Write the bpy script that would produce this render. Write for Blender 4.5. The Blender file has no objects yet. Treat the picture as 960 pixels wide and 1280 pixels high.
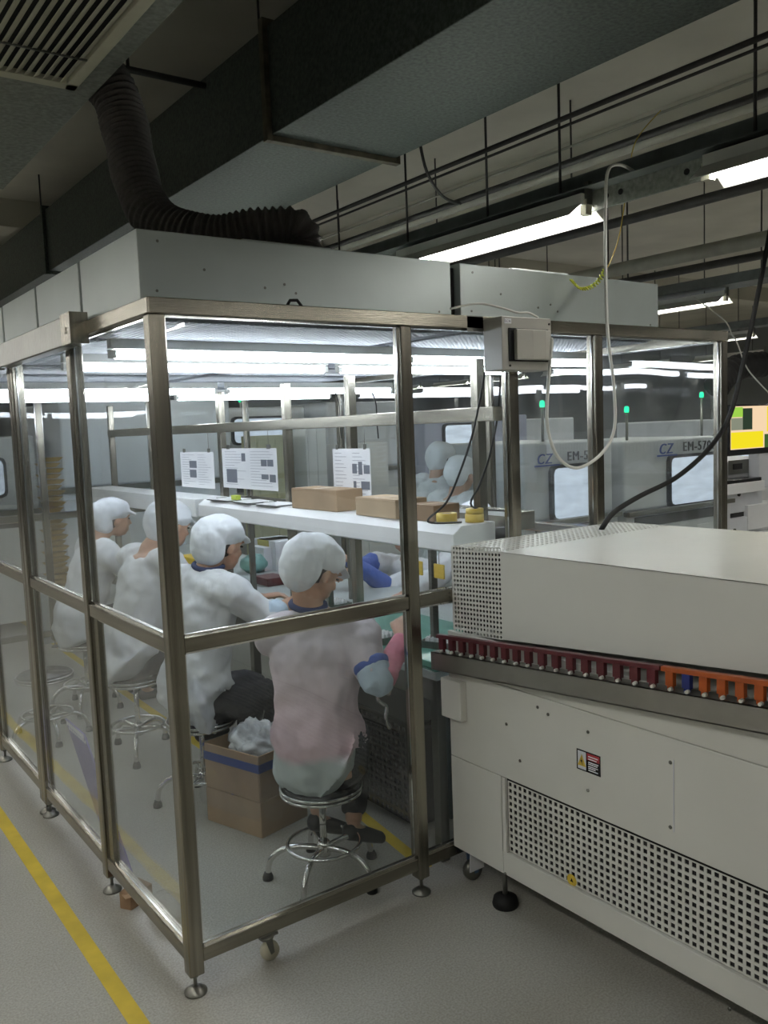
import bpy, bmesh, math, random
from mathutils import Vector as V, Matrix
random.seed(7)
S = bpy.context.scene
COL = S.collection
PI = math.pi
# ------------------------------------------------------------------ camera
FPX = 1078.0
CAM = V((-0.924, -2.32, 1.65))
def _cd(px, py):
    return V((px-480, -(py-640), -FPX)).normalized()
_X = _cd(1968, 478); _Y = _cd(-310, 565); _Y = (_Y-_X*_X.dot(_Y)).normalized(); _Z = _X.cross(_Y)
C2W = Matrix((_X, _Y, _Z))          # camera space -> world
cd = bpy.data.cameras.new('camera'); cam = bpy.data.objects.new('camera', cd); COL.objects.link(cam)
cd.sensor_fit = 'VERTICAL'; cd.sensor_height = 32; cd.sensor_width = 24; cd.lens = FPX/1280*32
cd.clip_start = .05; cd.clip_end = 100
cam.matrix_world = Matrix.Translation(CAM) @ C2W.to_4x4()
S.camera = cam
# ------------------------------------------------------------------ world, exposure
w = bpy.data.worlds.new('hall_air'); S.world = w; w.use_nodes = True
w.node_tree.nodes['Background'].inputs[0].default_value = (.55, .6, .55, 1)
w.node_tree.nodes['Background'].inputs[1].default_value = .05
S.view_settings.view_transform = 'Standard'; S.view_settings.look = 'None'
S.view_settings.gamma = 1; S.view_settings.use_curve_mapping = False
S.view_settings.exposure = 1.2
S.cycles.max_bounces = 8; S.cycles.transparent_max_bounces = 24
S.cycles.sample_clamp_indirect = 4.0
HALL_TUBE = 26.0      # strength of the hall's tubes
BOOTH_TUBE = 14.0    # strength of the tubes in the booth

def at(px, py, x=None, y=None, z=None):     # a photograph pixel carried onto a real plane
    d = C2W @ _cd(px, py)
    t = (x-CAM.x)/d.x if x is not None else (y-CAM.y)/d.y if y is not None else (z-CAM.z)/d.z
    return CAM + d*t

# ------------------------------------------------------------------ materials
def mat(name, col, rough=.5, metal=0, noise=0, nscale=8, bump=0, bscale=60, stretch=(1, 1, 1), spec=.5, emit=0, sss=0, coat=0, alpha=1, trans=0):
    m = bpy.data.materials.new(name); m.use_nodes = True
    nt = m.node_tree; b = nt.nodes['Principled BSDF']
    c = tuple(col)+(1,)
    b.inputs['Base Color'].default_value = c
    b.inputs['Roughness'].default_value = rough; b.inputs['Metallic'].default_value = metal
    b.inputs['Specular IOR Level'].default_value = spec
    b.inputs['Coat Weight'].default_value = coat
    b.inputs['Alpha'].default_value = alpha
    b.inputs['Transmission Weight'].default_value = trans
    if sss:
        b.inputs['Subsurface Weight'].default_value = sss; b.inputs['Subsurface Scale'].default_value = .01
    if emit:
        b.inputs['Emission Color'].default_value = c; b.inputs['Emission Strength'].default_value = emit
    if noise or bump:
        tc = nt.nodes.new('ShaderNodeTexCoord'); mp = nt.nodes.new('ShaderNodeMapping')
        mp.inputs['Scale'].default_value = stretch; nt.links.new(tc.outputs['Object'], mp.inputs[0])
    if noise:
        n = nt.nodes.new('ShaderNodeTexNoise'); n.inputs['Scale'].default_value = nscale; n.inputs['Detail'].default_value = 5
        nt.links.new(mp.outputs[0], n.inputs['Vector'])
        r = nt.nodes.new('ShaderNodeValToRGB'); r.color_ramp.elements[0].position = .3; r.color_ramp.elements[1].position = .7
        r.color_ramp.elements[0].color = tuple(x*(1-noise) for x in col)+(1,)
        r.color_ramp.elements[1].color = tuple(min(1, x*(1+noise)) for x in col)+(1,)
        nt.links.new(n.outputs[0], r.inputs[0]); nt.links.new(r.outputs[0], b.inputs['Base Color'])
    if bump:
        n2 = nt.nodes.new('ShaderNodeTexNoise'); n2.inputs['Scale'].default_value = bscale; n2.inputs['Detail'].default_value = 4
        nt.links.new(mp.outputs[0], n2.inputs['Vector'])
        bp = nt.nodes.new('ShaderNodeBump'); bp.inputs['Strength'].default_value = bump; bp.inputs['Distance'].default_value = .01
        nt.links.new(n2.outputs[0], bp.inputs['Height']); nt.links.new(bp.outputs[0], b.inputs['Normal'])
    return m
def emitter(name, col, s):
    m = bpy.data.materials.new(name); m.use_nodes = True; nt = m.node_tree
    nt.nodes.remove(nt.nodes['Principled BSDF'])
    e = nt.nodes.new('ShaderNodeEmission'); e.inputs[0].default_value = tuple(col)+(1,); e.inputs[1].default_value = s
    nt.links.new(e.outputs[0], nt.nodes['Material Output'].inputs[0]); return m
def pane_mat(name, haze=.03, tint=(.97, .99, .985), rough=.015):
    m = bpy.data.materials.new(name); m.use_nodes = True; nt = m.node_tree; N = nt.nodes.new; L = nt.links.new
    nt.nodes.remove(nt.nodes['Principled BSDF'])
    tr = N('ShaderNodeBsdfTransparent'); tr.inputs[0].default_value = tint+(1,)
    gl = N('ShaderNodeBsdfGlossy'); gl.inputs['Roughness'].default_value = rough
    df = N('ShaderNodeBsdfDiffuse'); df.inputs[0].default_value = (.85, .88, .92, 1)
    fr = N('ShaderNodeFresnel'); geo = N('ShaderNodeNewGeometry'); io = N('ShaderNodeMapRange')
    io.inputs['To Min'].default_value = 1.55; io.inputs['To Max'].default_value = 1/1.55      # same reflectance on both faces of the sheet
    L(geo.outputs['Backfacing'], io.inputs[0]); L(io.outputs[0], fr.inputs[0])
    tc = N('ShaderNodeTexCoord'); mp = N('ShaderNodeMapping'); mp.inputs['Scale'].default_value = (3, 3, 1.2)
    mp.inputs['Rotation'].default_value = (.3, .5, .2)
    no = N('ShaderNodeTexNoise'); no.inputs['Scale'].default_value = 2.2; no.inputs['Detail'].default_value = 7; no.inputs['Distortion'].default_value = 1.2
    L(tc.outputs['Object'], mp.inputs[0]); L(mp.outputs[0], no.inputs['Vector'])
    mr = N('ShaderNodeMapRange'); mr.inputs['From Min'].default_value = .35; mr.inputs['From Max'].default_value = .75
    mr.inputs['To Min'].default_value = haze*.3; mr.inputs['To Max'].default_value = haze*2.2
    L(no.outputs[0], mr.inputs[0])
    wv = N('ShaderNodeTexNoise'); wv.inputs['Scale'].default_value = 1.1
    L(tc.outputs['Object'], wv.inputs['Vector'])
    bp = N('ShaderNodeBump'); bp.inputs['Strength'].default_value = .25; bp.inputs['Distance'].default_value = .03
    L(wv.outputs[0], bp.inputs['Height']); L(bp.outputs[0], gl.inputs['Normal'])
    m1 = N('ShaderNodeMixShader'); m2 = N('ShaderNodeMixShader')
    L(mr.outputs[0], m1.inputs[0]); L(tr.outputs[0], m1.inputs[1]); L(df.outputs[0], m1.inputs[2])
    L(fr.outputs[0], m2.inputs[0]); L(m1.outputs[0], m2.inputs[1]); L(gl.outputs[0], m2.inputs[2])
    L(m2.outputs[0], nt.nodes['Material Output'].inputs[0]); return m

steel = mat('brushed_steel', (.30, .28, .232), .24, 1, .28, 3, .10, 40, (14, 14, .35))
steel_h = mat('brushed_steel_rail', (.30, .28, .232), .25, 1, .26, 2, .08, 40, (.6, .6, 14))
steel_d = mat('dull_steel', (.20, .20, .18), .34, .9, .12, 6, .1, 40)
chrome = mat('chrome', (.72, .72, .7), .12, 1)
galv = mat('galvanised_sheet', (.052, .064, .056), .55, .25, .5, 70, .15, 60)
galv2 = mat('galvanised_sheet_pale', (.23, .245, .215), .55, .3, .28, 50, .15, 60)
ffu_m = mat('coated_sheet', (.47, .52, .505), .42, .25, .06, 3, .03, 90)
white_p = mat('machine_enamel', (.66, .66, .61), .26, 0, .03, 3, .02, 50, spec=.5)
white_w = mat('white_enamel', (.74, .75, .76), .35, 0, .04, 4)
grey_p = mat('grey_enamel', (.60, .62, .66), .4, 0, .06, 5)
box_p = mat('controller_grey', (.36, .35, .31), .42, 0, .04, 8)
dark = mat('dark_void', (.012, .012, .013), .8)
black = mat('black_rubber', (.010, .010, .010), .6, spec=.3)
blackg = mat('black_gloss', (.015, .015, .018), .2)
fabric_b = mat('black_fabric', (.022, .022, .028), .85, 0, .3, 20, .3, 120)
ceil_m = mat('painted_concrete', (.52, .50, .42), .9, 0, .12, 1.5, .2, 12)
wall_m = mat('wall_paint', (.17, .18, .18), .8, 0, .05, 2)
cream = mat('cream_grille', (.50, .49, .38), .55, 0, .05, 8)
lamp_w = mat('lamp_enamel', (.75, .75, .70), .4)
tray_m = mat('tray_steel', (.16, .175, .17), .45, .5, .2, 10)
pipe_m = mat('dark_pipe', (.05, .048, .045), .55, .2, .2, 14)
pipe_l = mat('pale_conduit', (.34, .335, .28), .6, .1, .12, 8)
tube_hall = emitter('hall_tube_glow', (1, .98, .93), HALL_TUBE)
tube_booth = emitter('booth_tube_glow', (.84, .90, 1), BOOTH_TUBE)
green_glow = emitter('green_signal', (.01, .75, .30), 1.1)
glass = pane_mat('booth_acrylic', .013)
glass2 = pane_mat('machine_window', .05, (.5, .55, .6))
card = mat('cardboard', (.33, .225, .135), .8, 0, .14, 6, .1, 40)
card_d = mat('cardboard_dark', (.24, .15, .085), .85, 0, .12, 6, .1, 40)
tape_b = mat('blue_tape', (.03, .06, .22), .35)
paper = mat('white_paper', (.8, .8, .82), .7, 0, .02, 5)
ink = mat('grey_ink', (.16, .17, .2), .8)
ink_l = mat('faint_ink', (.25, .26, .3), .8)
yellow = mat('yellow_plastic', (.62, .44, .05), .45, 0, .1, 10)
mat_green = mat('green_bench_mat', (.06, .22, .17), .5, 0, .06, 8)
teal = mat('teal_bag', (.15, .32, .30), .4, 0, .25, 10, .4, 20)
pink = mat('pink_plastic', (.65, .22, .30), .45, 0, .1, 10)
maroon = mat('maroon_resin', (.085, .014, .018), .35, 0, .15, 8)
orange = mat('orange_resin', (.36, .075, .012), .4, 0, .12, 8)
bluep = mat('blue_resin', (.02, .03, .16), .4)
wireg = mat('pale_cord', (.62, .62, .57), .5)
skin = mat('skin', (.46, .27, .185), .5, 0, .06, 12, sss=.08)
hair_m = mat('black_hair', (.018, .014, .012), .45, 0, .3, 40, .5, 90, (1, 1, 6))
coat_w = mat('white_coat', (.62, .64, .66), .8, 0, .03, 6, 1.0, 11, (1, 1, .45))
coat_bl = mat('pale_blue_cuff', (.42, .52, .62), .8, 0, .05, 8, .25, 60)
cap_w = mat('white_cap', (.72, .75, .79), .75, 0, .03, 10, .35, 16, (1, 1, .6))
blue_c = mat('blue_sleeve', (.04, .09, .34), .7, 0, .15, 12, .3, 50)
pink_s = mat('pink_sleeve', (.66, .24, .32), .75, 0, .15, 14, .3, 60)
navy = mat('navy_cloth', (.035, .05, .13), .8)
dark_red = mat('dark_red_shoe', (.35, .05, .08), .6, 0, .2, 20)
purple = mat('purple_board', (.13, .10, .30), .45, 0, .1, 6)
yel_line = mat('yellow_floor_tape', (.58, .43, .035), .55, 0, .15, 9)
caster_w = mat('caster_wheel', (.50, .47, .36), .5)
bag = pane_mat('clear_bag', .035, (.96, .97, .98), .08)
film = mat('crumpled_film', (.80, .84, .86), .08, 0, 0, 8, 1, 40, spec=.9, alpha=.6)
tray_y = mat('kraft_tray', (.50, .34, .10), .6, 0, .2, 8)

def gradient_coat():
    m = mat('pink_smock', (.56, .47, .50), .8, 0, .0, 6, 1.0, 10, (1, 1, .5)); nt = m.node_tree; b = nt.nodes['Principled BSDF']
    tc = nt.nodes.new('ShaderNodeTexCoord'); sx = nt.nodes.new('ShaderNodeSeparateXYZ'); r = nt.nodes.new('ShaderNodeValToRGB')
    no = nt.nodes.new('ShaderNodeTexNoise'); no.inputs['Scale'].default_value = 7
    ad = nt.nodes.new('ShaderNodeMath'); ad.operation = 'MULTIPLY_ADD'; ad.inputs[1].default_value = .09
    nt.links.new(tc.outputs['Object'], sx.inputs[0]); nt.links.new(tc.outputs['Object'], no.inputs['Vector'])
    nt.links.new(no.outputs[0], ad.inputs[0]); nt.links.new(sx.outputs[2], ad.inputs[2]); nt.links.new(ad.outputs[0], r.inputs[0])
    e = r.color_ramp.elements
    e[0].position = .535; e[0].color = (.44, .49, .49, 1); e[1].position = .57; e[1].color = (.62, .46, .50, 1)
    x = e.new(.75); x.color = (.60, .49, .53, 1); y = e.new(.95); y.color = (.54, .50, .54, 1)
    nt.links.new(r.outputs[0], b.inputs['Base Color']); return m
smock = gradient_coat()

def floor_mat():
    m = bpy.data.materials.new('speckled_floor'); m.use_nodes = True; nt = m.node_tree; b = nt.nodes['Principled BSDF']; N = nt.nodes.new; L = nt.links.new
    tc = N('ShaderNodeTexCoord')
    n1 = N('ShaderNodeTexNoise'); n1.inputs['Scale'].default_value = 150; n1.inputs['Detail'].default_value = 3
    n2 = N('ShaderNodeTexNoise'); n2.inputs['Scale'].default_value = 1.6; n2.inputs['Detail'].default_value = 6
    for n in (n1, n2): L(tc.outputs['Object'], n.inputs['Vector'])
    r1 = N('ShaderNodeValToRGB'); e = r1.color_ramp.elements
    e[0].position = .36; e[0].color = (.33, .325, .29, 1); e[1].position = .64; e[1].color = (.45, .445, .405, 1)
    r2 = N('ShaderNodeValToRGB'); e = r2.color_ramp.elements
    e[0].position = .3; e[0].color = (.80, .79, .76, 1); e[1].position = .7; e[1].color = (1, 1, 1, 1)
    L(n1.outputs[0], r1.inputs[0]); L(n2.outputs[0], r2.inputs[0])
    mx = N('ShaderNodeMix'); mx.data_type = 'RGBA'; mx.blend_type = 'MULTIPLY'; mx.inputs[0].default_value = 1
    L(r1.outputs[0], mx.inputs[6]); L(r2.outputs[0], mx.inputs[7]); L(mx.outputs[2], b.inputs['Base Color'])
    mr = N('ShaderNodeMapRange'); mr.inputs['To Min'].default_value = .32; mr.inputs['To Max'].default_value = .55
    L(n2.outputs[0], mr.inputs[0]); L(mr.outputs[0], b.inputs['Roughness']); return m
floor_m = floor_mat()

# ------------------------------------------------------------------ mesh collector
class MB:
    def __init__(s): s.v = []; s.f = []; s.sm = []
    def add(s, vs, fs, smooth=False):
        o = len(s.v); s.v += [tuple(p) for p in vs]; s.f += [tuple(i+o for i in f) for f in fs]; s.sm += [smooth]*len(fs); return s
    def box(s, x0, x1, y0, y1, z0, z1):
        vs = [(x, y, z) for z in (z0, z1) for y in (y0, y1) for x in (x0, x1)]
        return s.add(vs, [(0, 2, 3, 1), (4, 5, 7, 6), (0, 1, 5, 4), (2, 6, 7, 3), (0, 4, 6, 2), (1, 3, 7, 5)])
    def hexa(s, p):     # eight corners: bottom four, top four (counter-clockwise)
        return s.add(p, [(3, 2, 1, 0), (4, 5, 6, 7), (0, 1, 5, 4), (1, 2, 6, 5), (2, 3, 7, 6), (3, 0, 4, 7)])
    def obox(s, c, a, b, h):    # centre, half vectors
        c = V(c); a = V(a); b = V(b); h = V(h)
        return s.hexa([c-a-b-h, c+a-b-h, c+a+b-h, c-a+b-h, c-a-b+h, c+a-b+h, c+a+b+h, c-a+b+h])
    def prism(s, poly, axis, a, b):     # poly in the plane of the two other axes
        n = len(poly)
        def pt(q, t): return {'x': (t, q[0], q[1]), 'y': (q[0], t, q[1]), 'z': (q[0], q[1], t)}[axis]
        vs = [pt(q, a) for q in poly]+[pt(q, b) for q in poly]
        return s.add(vs, [tuple(range(n))[::-1], tuple(range(n, 2*n))]+[(i, (i+1) % n, n+(i+1) % n, n+i) for i in range(n)])
    def tube(s, pts, r, n=8, closed=False, caps=True, smooth=True, lat=None, ratio=1.0):
        pts = [V(p) for p in pts]; m = len(pts); rs = list(r) if hasattr(r, '__len__') else [r]*m
        T = []
        for i in range(m):
            a = pts[(i-1) % m] if (closed or i > 0) else pts[i]; b = pts[(i+1) % m] if (closed or i < m-1) else pts[i]
            T.append((b-a).normalized())
        up = V((0, 0, 1)) if abs(T[0].z) < .9 else V((1, 0, 0))
        A = (T[0].cross(up)).normalized(); vs = []
        for i in range(m):
            A = (A-T[i]*A.dot(T[i])).normalized(); B = T[i].cross(A)
            for k in range(n):
                t = 2*PI*k/n; vs.append(pts[i]+(A*math.cos(t)+B*math.sin(t)*ratio)*rs[i])
        fs = [(i*n+k, i*n+(k+1) % n, ((i+1) % m)*n+(k+1) % n, ((i+1) % m)*n+k) for i in range(m if closed else m-1) for k in range(n)]
        s.add(vs, fs, smooth)
        if caps and not closed:
            o = len(s.v)-len(vs)
            s.f += [tuple(o+k for k in range(n))[::-1], tuple(o+(m-1)*n+k for k in range(n))]; s.sm += [False, False]
        return s
    def lathe(s, prof, c=(0, 0, 0), n=16, axis='z', smooth=True):
        c = V(c); vs = []
        for (r, h) in prof:
            for k in range(n):
                t = 2*PI*k/n; p = (r*math.cos(t), r*math.sin(t), h)
                if axis == 'x': p = (p[2], p[0], p[1])
                if axis == 'y': p = (p[1], p[2], p[0])
                vs.append(c+V(p))
        m = len(prof)
        fs = [(i*n+k, i*n+(k+1) % n, (i+1)*n+(k+1) % n, (i+1)*n+k) for i in range(m-1) for k in range(n)]
        s.add(vs, fs, smooth); o = len(s.v)-len(vs)
        s.f += [tuple(o+k for k in range(n))[::-1], tuple(o+(m-1)*n+k for k in range(n))]; s.sm += [False, False]
        return s
    def ell(s, c, a, b, h, nu=14, nv=10):     # ellipsoid with axis vectors a, b, h
        c = V(c); a = V(a); b = V(b); h = V(h); vs = [c+h]; fs = []
        for j in range(1, nv):
            p = PI*j/nv
            for i in range(nu):
                t = 2*PI*i/nu; vs.append(c+h*math.cos(p)+(a*math.cos(t)+b*math.sin(t))*math.sin(p))
        vs.append(c-h); L = len(vs)-1
        for i in range(nu): fs.append((0, 1+i, 1+(i+1) % nu)); fs.append((L, L-nu+(i+1) % nu, L-nu+i))
        for j in range(nv-2):
            for i in range(nu): q = 1+j*nu; fs.append((q+i, q+nu+i, q+nu+(i+1) % nu, q+(i+1) % nu))
        return s.add(vs, fs, True)
    def build(s, name, m, parent=None, bevel=0, label=None, kind=None):
        me = bpy.data.meshes.new(name); me.from_pydata(s.v, [], s.f)
        me.polygons.foreach_set('use_smooth', s.sm); me.materials.append(m)
        bm = bmesh.new(); bm.from_mesh(me); bmesh.ops.recalc_face_normals(bm, faces=bm.faces); bm.to_mesh(me); bm.free(); me.update()
        o = bpy.data.objects.new(name, me); COL.objects.link(o)
        if parent is not None:
            o.parent = parent
            o.matrix_parent_inverse = MW(parent).inverted()
        if bevel:
            b = o.modifiers.new('bevel', 'BEVEL'); b.width = bevel; b.segments = 2; b.limit_method = 'ANGLE'; b.angle_limit = 1
        if label: o['label'] = label
        if kind: o['kind'] = kind
        return o
def MW(o):
    m = Matrix.Translation(o.location) @ o.rotation_euler.to_matrix().to_4x4()
    return MW(o.parent) @ o.matrix_parent_inverse @ m if o.parent else m
def tag(o, label, cat, group=None):
    o['label'] = label; o['category'] = cat
    if group: o['group'] = group
    return o
def thing(name, label, cat, loc=(0, 0, 0), group=None):
    o = bpy.data.objects.new(name, None); COL.objects.link(o); o.location = loc; o.empty_display_size = .1
    return tag(o, label, cat, group)
def dup(root, loc=None, label=None, group=None, rotz=None):
    r = root.copy(); COL.objects.link(r)
    if loc is not None: r.location = loc
    if rotz is not None: r.rotation_euler.z = rotz
    if label: r['label'] = label
    if group: r['group'] = group
    for ch in list(root.children):
        c = ch.copy(); COL.objects.link(c); c.parent = r; c.matrix_parent_inverse = ch.matrix_parent_inverse.copy()
        for g in ch.children:
            d = g.copy(); COL.objects.link(d); d.parent = c; d.matrix_parent_inverse = g.matrix_parent_inverse.copy()
    return r
def struct(name, mb, m):
    o = mb.build(name, m); o['kind'] = 'structure'; return o
def smooth_path(pts, k=6):
    pts = [V(p) for p in pts]; out = []
    for i in range(len(pts)-1):
        p0 = pts[max(i-1, 0)]; p1 = pts[i]; p2 = pts[i+1]; p3 = pts[min(i+2, len(pts)-1)]
        for j in range(k):
            t = j/k
            out.append(.5*((2*p1)+(p2-p0)*t+(2*p0-5*p1+4*p2-p3)*t*t+(-p0+3*p1-3*p2+p3)*t*t*t))
    return out+[pts[-1]]
def perforated(mb, org, u, v, nu, nv, hole, nh=4, depth=.004, thick_dir=None):
    """sheet of nu x nv cells, each with an nh-sided hole; u, v are one cell's edges"""
    org = V(org); u = V(u); v = V(v); d = (thick_dir or u.cross(v).normalized())*depth
    for i in range(nu):
        for j in range(nv):
            c = org+u*(i+.5)+v*(j+.5)
            if nh == 4:
                out = [c-u*.5-v*.5, c+u*.5-v*.5, c+u*.5+v*.5, c-u*.5+v*.5]
                inn = [c+(q-c)*hole for q in out]
            else:
                out = [c-u*.5-v*.5, c-v*.5, c+u*.5-v*.5, c+u*.5, c+u*.5+v*.5, c+v*.5, c-u*.5+v*.5, c-u*.5]
                inn = [c+(u*math.cos(PI*1.25+k*PI/4)+v*math.sin(PI*1.25+k*PI/4))*hole*.5 for k in range(8)]
            n = len(out); dd = [q+d for q in inn]
            mb.add(out+inn+dd, [(k, (k+1) % n, n+(k+1) % n, n+k) for k in range(n)]+[(n+k, n+(k+1) % n, 2*n+(k+1) % n, 2*n+k) for k in range(n)])
    return mb

# ------------------------------------------------------------------ setting
struct('floor', MB().box(-7, 16, -8, 22, -.05, 0), floor_m)
CZ = 3.6
struct('ceiling', MB().box(-7, 16, -8, 22, CZ, CZ+.1), ceil_m)
struct('wall_left', MB().box(-7.1, -7, -8, 22, 0, CZ), wall_m)
struct('wall_right', MB().box(16, 16.1, -8, 22, 0, CZ), wall_m)
struct('wall_back', MB().box(-7, 16, 22, 22.1, 0, CZ), wall_m)
struct('wall_front', MB().box(-7, 16, -8.1, -8, 0, CZ), wall_m)
# ceiling beams: one along the hall, cross beams
struct('trim_1', MB().box(3.9, 4.35, -8, 22, CZ-.28, CZ), ceil_m)
for i, y in enumerate((-4.5, 5.2, 11.5, 17.5)):
    struct('trim_%d' % (i+2), MB().box(-7, 16, y, y+.35, CZ-.22, CZ), ceil_m)

def tape(label, pts, wd):
    mb = MB()
    for a, b in pts:
        a = V(a); b = V(b); n = (b-a).cross(V((0, 0, 1))).normalized()*wd/2; h = V((0, 0, .0012))
        mb.hexa([a-n, b-n, b+n, a+n, a-n+h, b-n+h, b+n+h, a+n+h])
    return tag(mb.build('floor_tape', yel_line), label, 'floor marking')
tape('yellow line taped along the floor outside the glass booth, lower left', [((-.188, -2, 0), (-.165, 9, 0))], .05)
tape('faint yellow floor line under the stools inside the booth', [((.86, 1.5, 0), (.95, 6, 0))], .05)
tape('yellow floor line crossing behind the front stool inside the booth', [((.98, .12, 0), (1.12, 1.2, 0))], .05)

# ------------------------------------------------------------------ clean booth
BZ0, BZ1 = 1.985, 2.03      # top rail
MID0, MID1 = 1.03, 1.075
LOW0, LOW1 = .095, .14
PW = .046
def booth(label, X0, X1, Y0, Y1, front, left, right, back, castors=()):
    t = thing('clean_booth', label, 'booth', (X0, Y0, 0))
    def post(x, y, w=PW, z0=.06, z1=BZ0, name='post'):
        return MB().box(x-w/2, x+w/2, y-w/2, y+w/2, z0, z1).build(name, steel, t, .004)
    def foot(x, y, p=None):
        f = MB().lathe([(.006, .012), (.006, .07)], (x, y, 0), 8); f.lathe([(.034, 0), (.034, .006), (.014, .02), (.009, .022)], (x, y, 0), 18)
        f.lathe([(.012, .05), (.012, .06)], (x, y, 0), 6)
        f.build('levelling_foot', steel_d, p or t)
    def side(a, b, fixed, posts, axis, lower_frames=()):
        # rails, panes
        def bx(m, u0, u1, w0, w1, z0, z1):
            return m.box(u0, u1, fixed+w0, fixed+w1, z0, z1) if axis == 'x' else m.box(fixed+w0, fixed+w1, u0, u1, z0, z1)
        h = PW/2
        bx(MB(), a-h, b+h, -h-.003, h+.003, BZ0, BZ1).build('top_rail', steel_h, t, .003)
        for i in range(len(posts)-1):
            u0, u1 = posts[i]+h, posts[i+1]-h
            for (z0, z1) in ((MID0, MID1), (LOW0, LOW1)):
                bx(MB(), u0, u1, -h+.004, h-.004, z0, z1).build('rail', steel_h, t, .003)
            for (z0, z1) in ((LOW1, MID0), (MID1, BZ0)):
                bx(MB(), u0+.002, u1-.002, -.0025, .0025, z0, z1).build('glass_panel', glass, t)
                g = MB(); e = .007      # thin glazing bead round the pane
                bx(g, u0, u1, -.009, -.003, z0, z0+e); bx(g, u0, u1, -.009, -.003, z1-e, z1)
                bx(g, u0, u0+e, -.009, -.003, z0, z1); bx(g, u1-e, u1, -.009, -.003, z0, z1)
                g.build('glazing_bead', chrome, t)
    done = set()
    for (a, b, fixed, posts, axis) in ((X0, X1, Y0, front, 'x'), (X0, X1, Y1, back, 'x'), (Y0, Y1, X0, left, 'y'), (Y0, Y1, X1, right, 'y')):
        if posts is None: continue
        for u in posts:
            x, y = (u, fixed) if axis == 'x' else (fixed, u)
            k = (round(x, 2), round(y, 2))
            if k in done: continue
            done.add(k); p = post(x, y); foot(x, y, p)
        side(a, b, fixed, posts, axis)
    for (x, y) in castors:
        c = MB().box(x-.03, x+.03, y-.025, y+.025, .088, .096); c.lathe([(.022, .074), (.026, .08), (.022, .088)], (x, y, 0), 14)
        for s_ in (-1, 1): c.prism([(x-.012, .08), (x+.012, .08), (x+.018, .03), (x+.006, .025)], 'y', y+s_*.017-.0015, y+s_*.017+.0015)
        o = c.build('caster', steel_d, t)
        MB().lathe([(.006, -.014), (.029, -.012), (.031, 0), (.029, .012), (.006, .014)], (x+.01, y, .031), 18, 'y').build('wheel', caster_w, o)
    return t
b1 = booth('steel-framed booth with clear panes, its corner post nearest in the picture', 0, 2.70, 0, 1.55,
      [0, .86, 1.355, 1.83, 2.70], [0, .74, 1.55], [0, .75, 1.55], None, [(.24, 0)])
b2 = booth('second steel-framed clear booth joined behind the nearest one', 0, 2.70, 1.60, 4.75,
      None, [1.60, 2.40, 3.20, 4.0, 4.75], [1.60, 2.40, 3.2, 4.0, 4.75], [0, .9, 1.8, 2.70])
# lower panel frame next to the second post, wide top channel and bracket on the left side
MB().box(-.012, .012, .66, .70, LOW1, MID0).build('panel_frame', steel, b1, .002)
MB().box(-.075, -.026, .60, 1.52, 1.955, 2.05).build('top_channel', steel_d, b1, .004)
MB().box(-.075, -.026, 1.62, 4.7, 1.955, 2.05).build('top_channel', steel_d, b2, .004)
br = MB().box(-.08, -.02, .50, .60, 1.955, 2.055); br.box(-.083, -.08, .54, .56, 1.99, 2.01)
br.build('corner_bracket', steel, b1, .004)
hk = MB().tube([(.42, -.01, 2.03), (.43, -.01, 2.045), (.455, -.01, 2.047), (.47, -.01, 2.03)], .005, 8); hk.build('cable_clip', black, b1)

# ------------------------------------------------------------------ fan filter units on the booth
def ffu(first):
    t = thing('fan_filter_unit', '', 'filter unit')
    MB().box(0, 1.16, 0, .52, 0, .20).build('housing', ffu_m, t, .003)
    c = MB().box(.38, .78, .12, .42, .20, .225); c.box(.41, .75, .15, .39, .225, .24); c.build('inlet_collar', ffu_m, t, .003)
    g = MB().box(.02, 1.14, .02, .50, -.045, 0); g.build('filter_box', mat('filter_media', (.20, .21, .23), .7), t)
    p = perforated(MB(), (.03, .03, -.052), (.022, 0, 0), (0, .0219, 0), 50, 21, .66, 4, .004, V((0, 0, 1)))
    p.build('perforated_diffuser', mat('diffuser_sheet', (.30, .32, .35), .5), t)
    s = MB()
    for x, z in ((.40, .06), (.47, .075), (.51, .05), (.06, .17), (1.1, .02), (.2, .1), (.05, .03)):
        s.lathe([(.0045, -.002), (.004, 0), (0.001, .0005)], (x, -.0015, z), 8, 'y')
    s.build('rivet', steel_d, t, kind='stuff')
    return t
f0 = ffu(True)
names = {(0, 0): 'pale grey filter unit on the roof corner, black hose ending on it',
         (0, 1): 'pale grey filter unit on the roof front, right of the dark gap'}
FY = [.09+.545*k for k in range(8)]
for j, y in enumerate(FY):
    for i, x in enumerate((0.0, 1.205)):
        lab = names.get((j, i), 'pale grey roof filter unit on the left edge, %s behind the corner unit' % ['', 'first', 'second', 'third', 'fourth', 'fifth', 'sixth', 'seventh'][j] if i == 0 else 'pale grey filter unit hidden deeper on the booth roof behind the front pair')
        if (j, i) == (0, 0): f0.location = (x, y, 2.035); f0['label'] = lab; f0['group'] = 'filter units on the booth roof'; continue
        dup(f0, (x, y, 2.035), lab, 'filter units on the booth roof')
# black strip set in the gap between the two front units
tag(MB().box(1.165, 1.20, .12, 1.6, 2.032, 2.22).build('gap_strip', black), 'black strip filling the gap between the two front roof units', 'strip')

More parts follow.
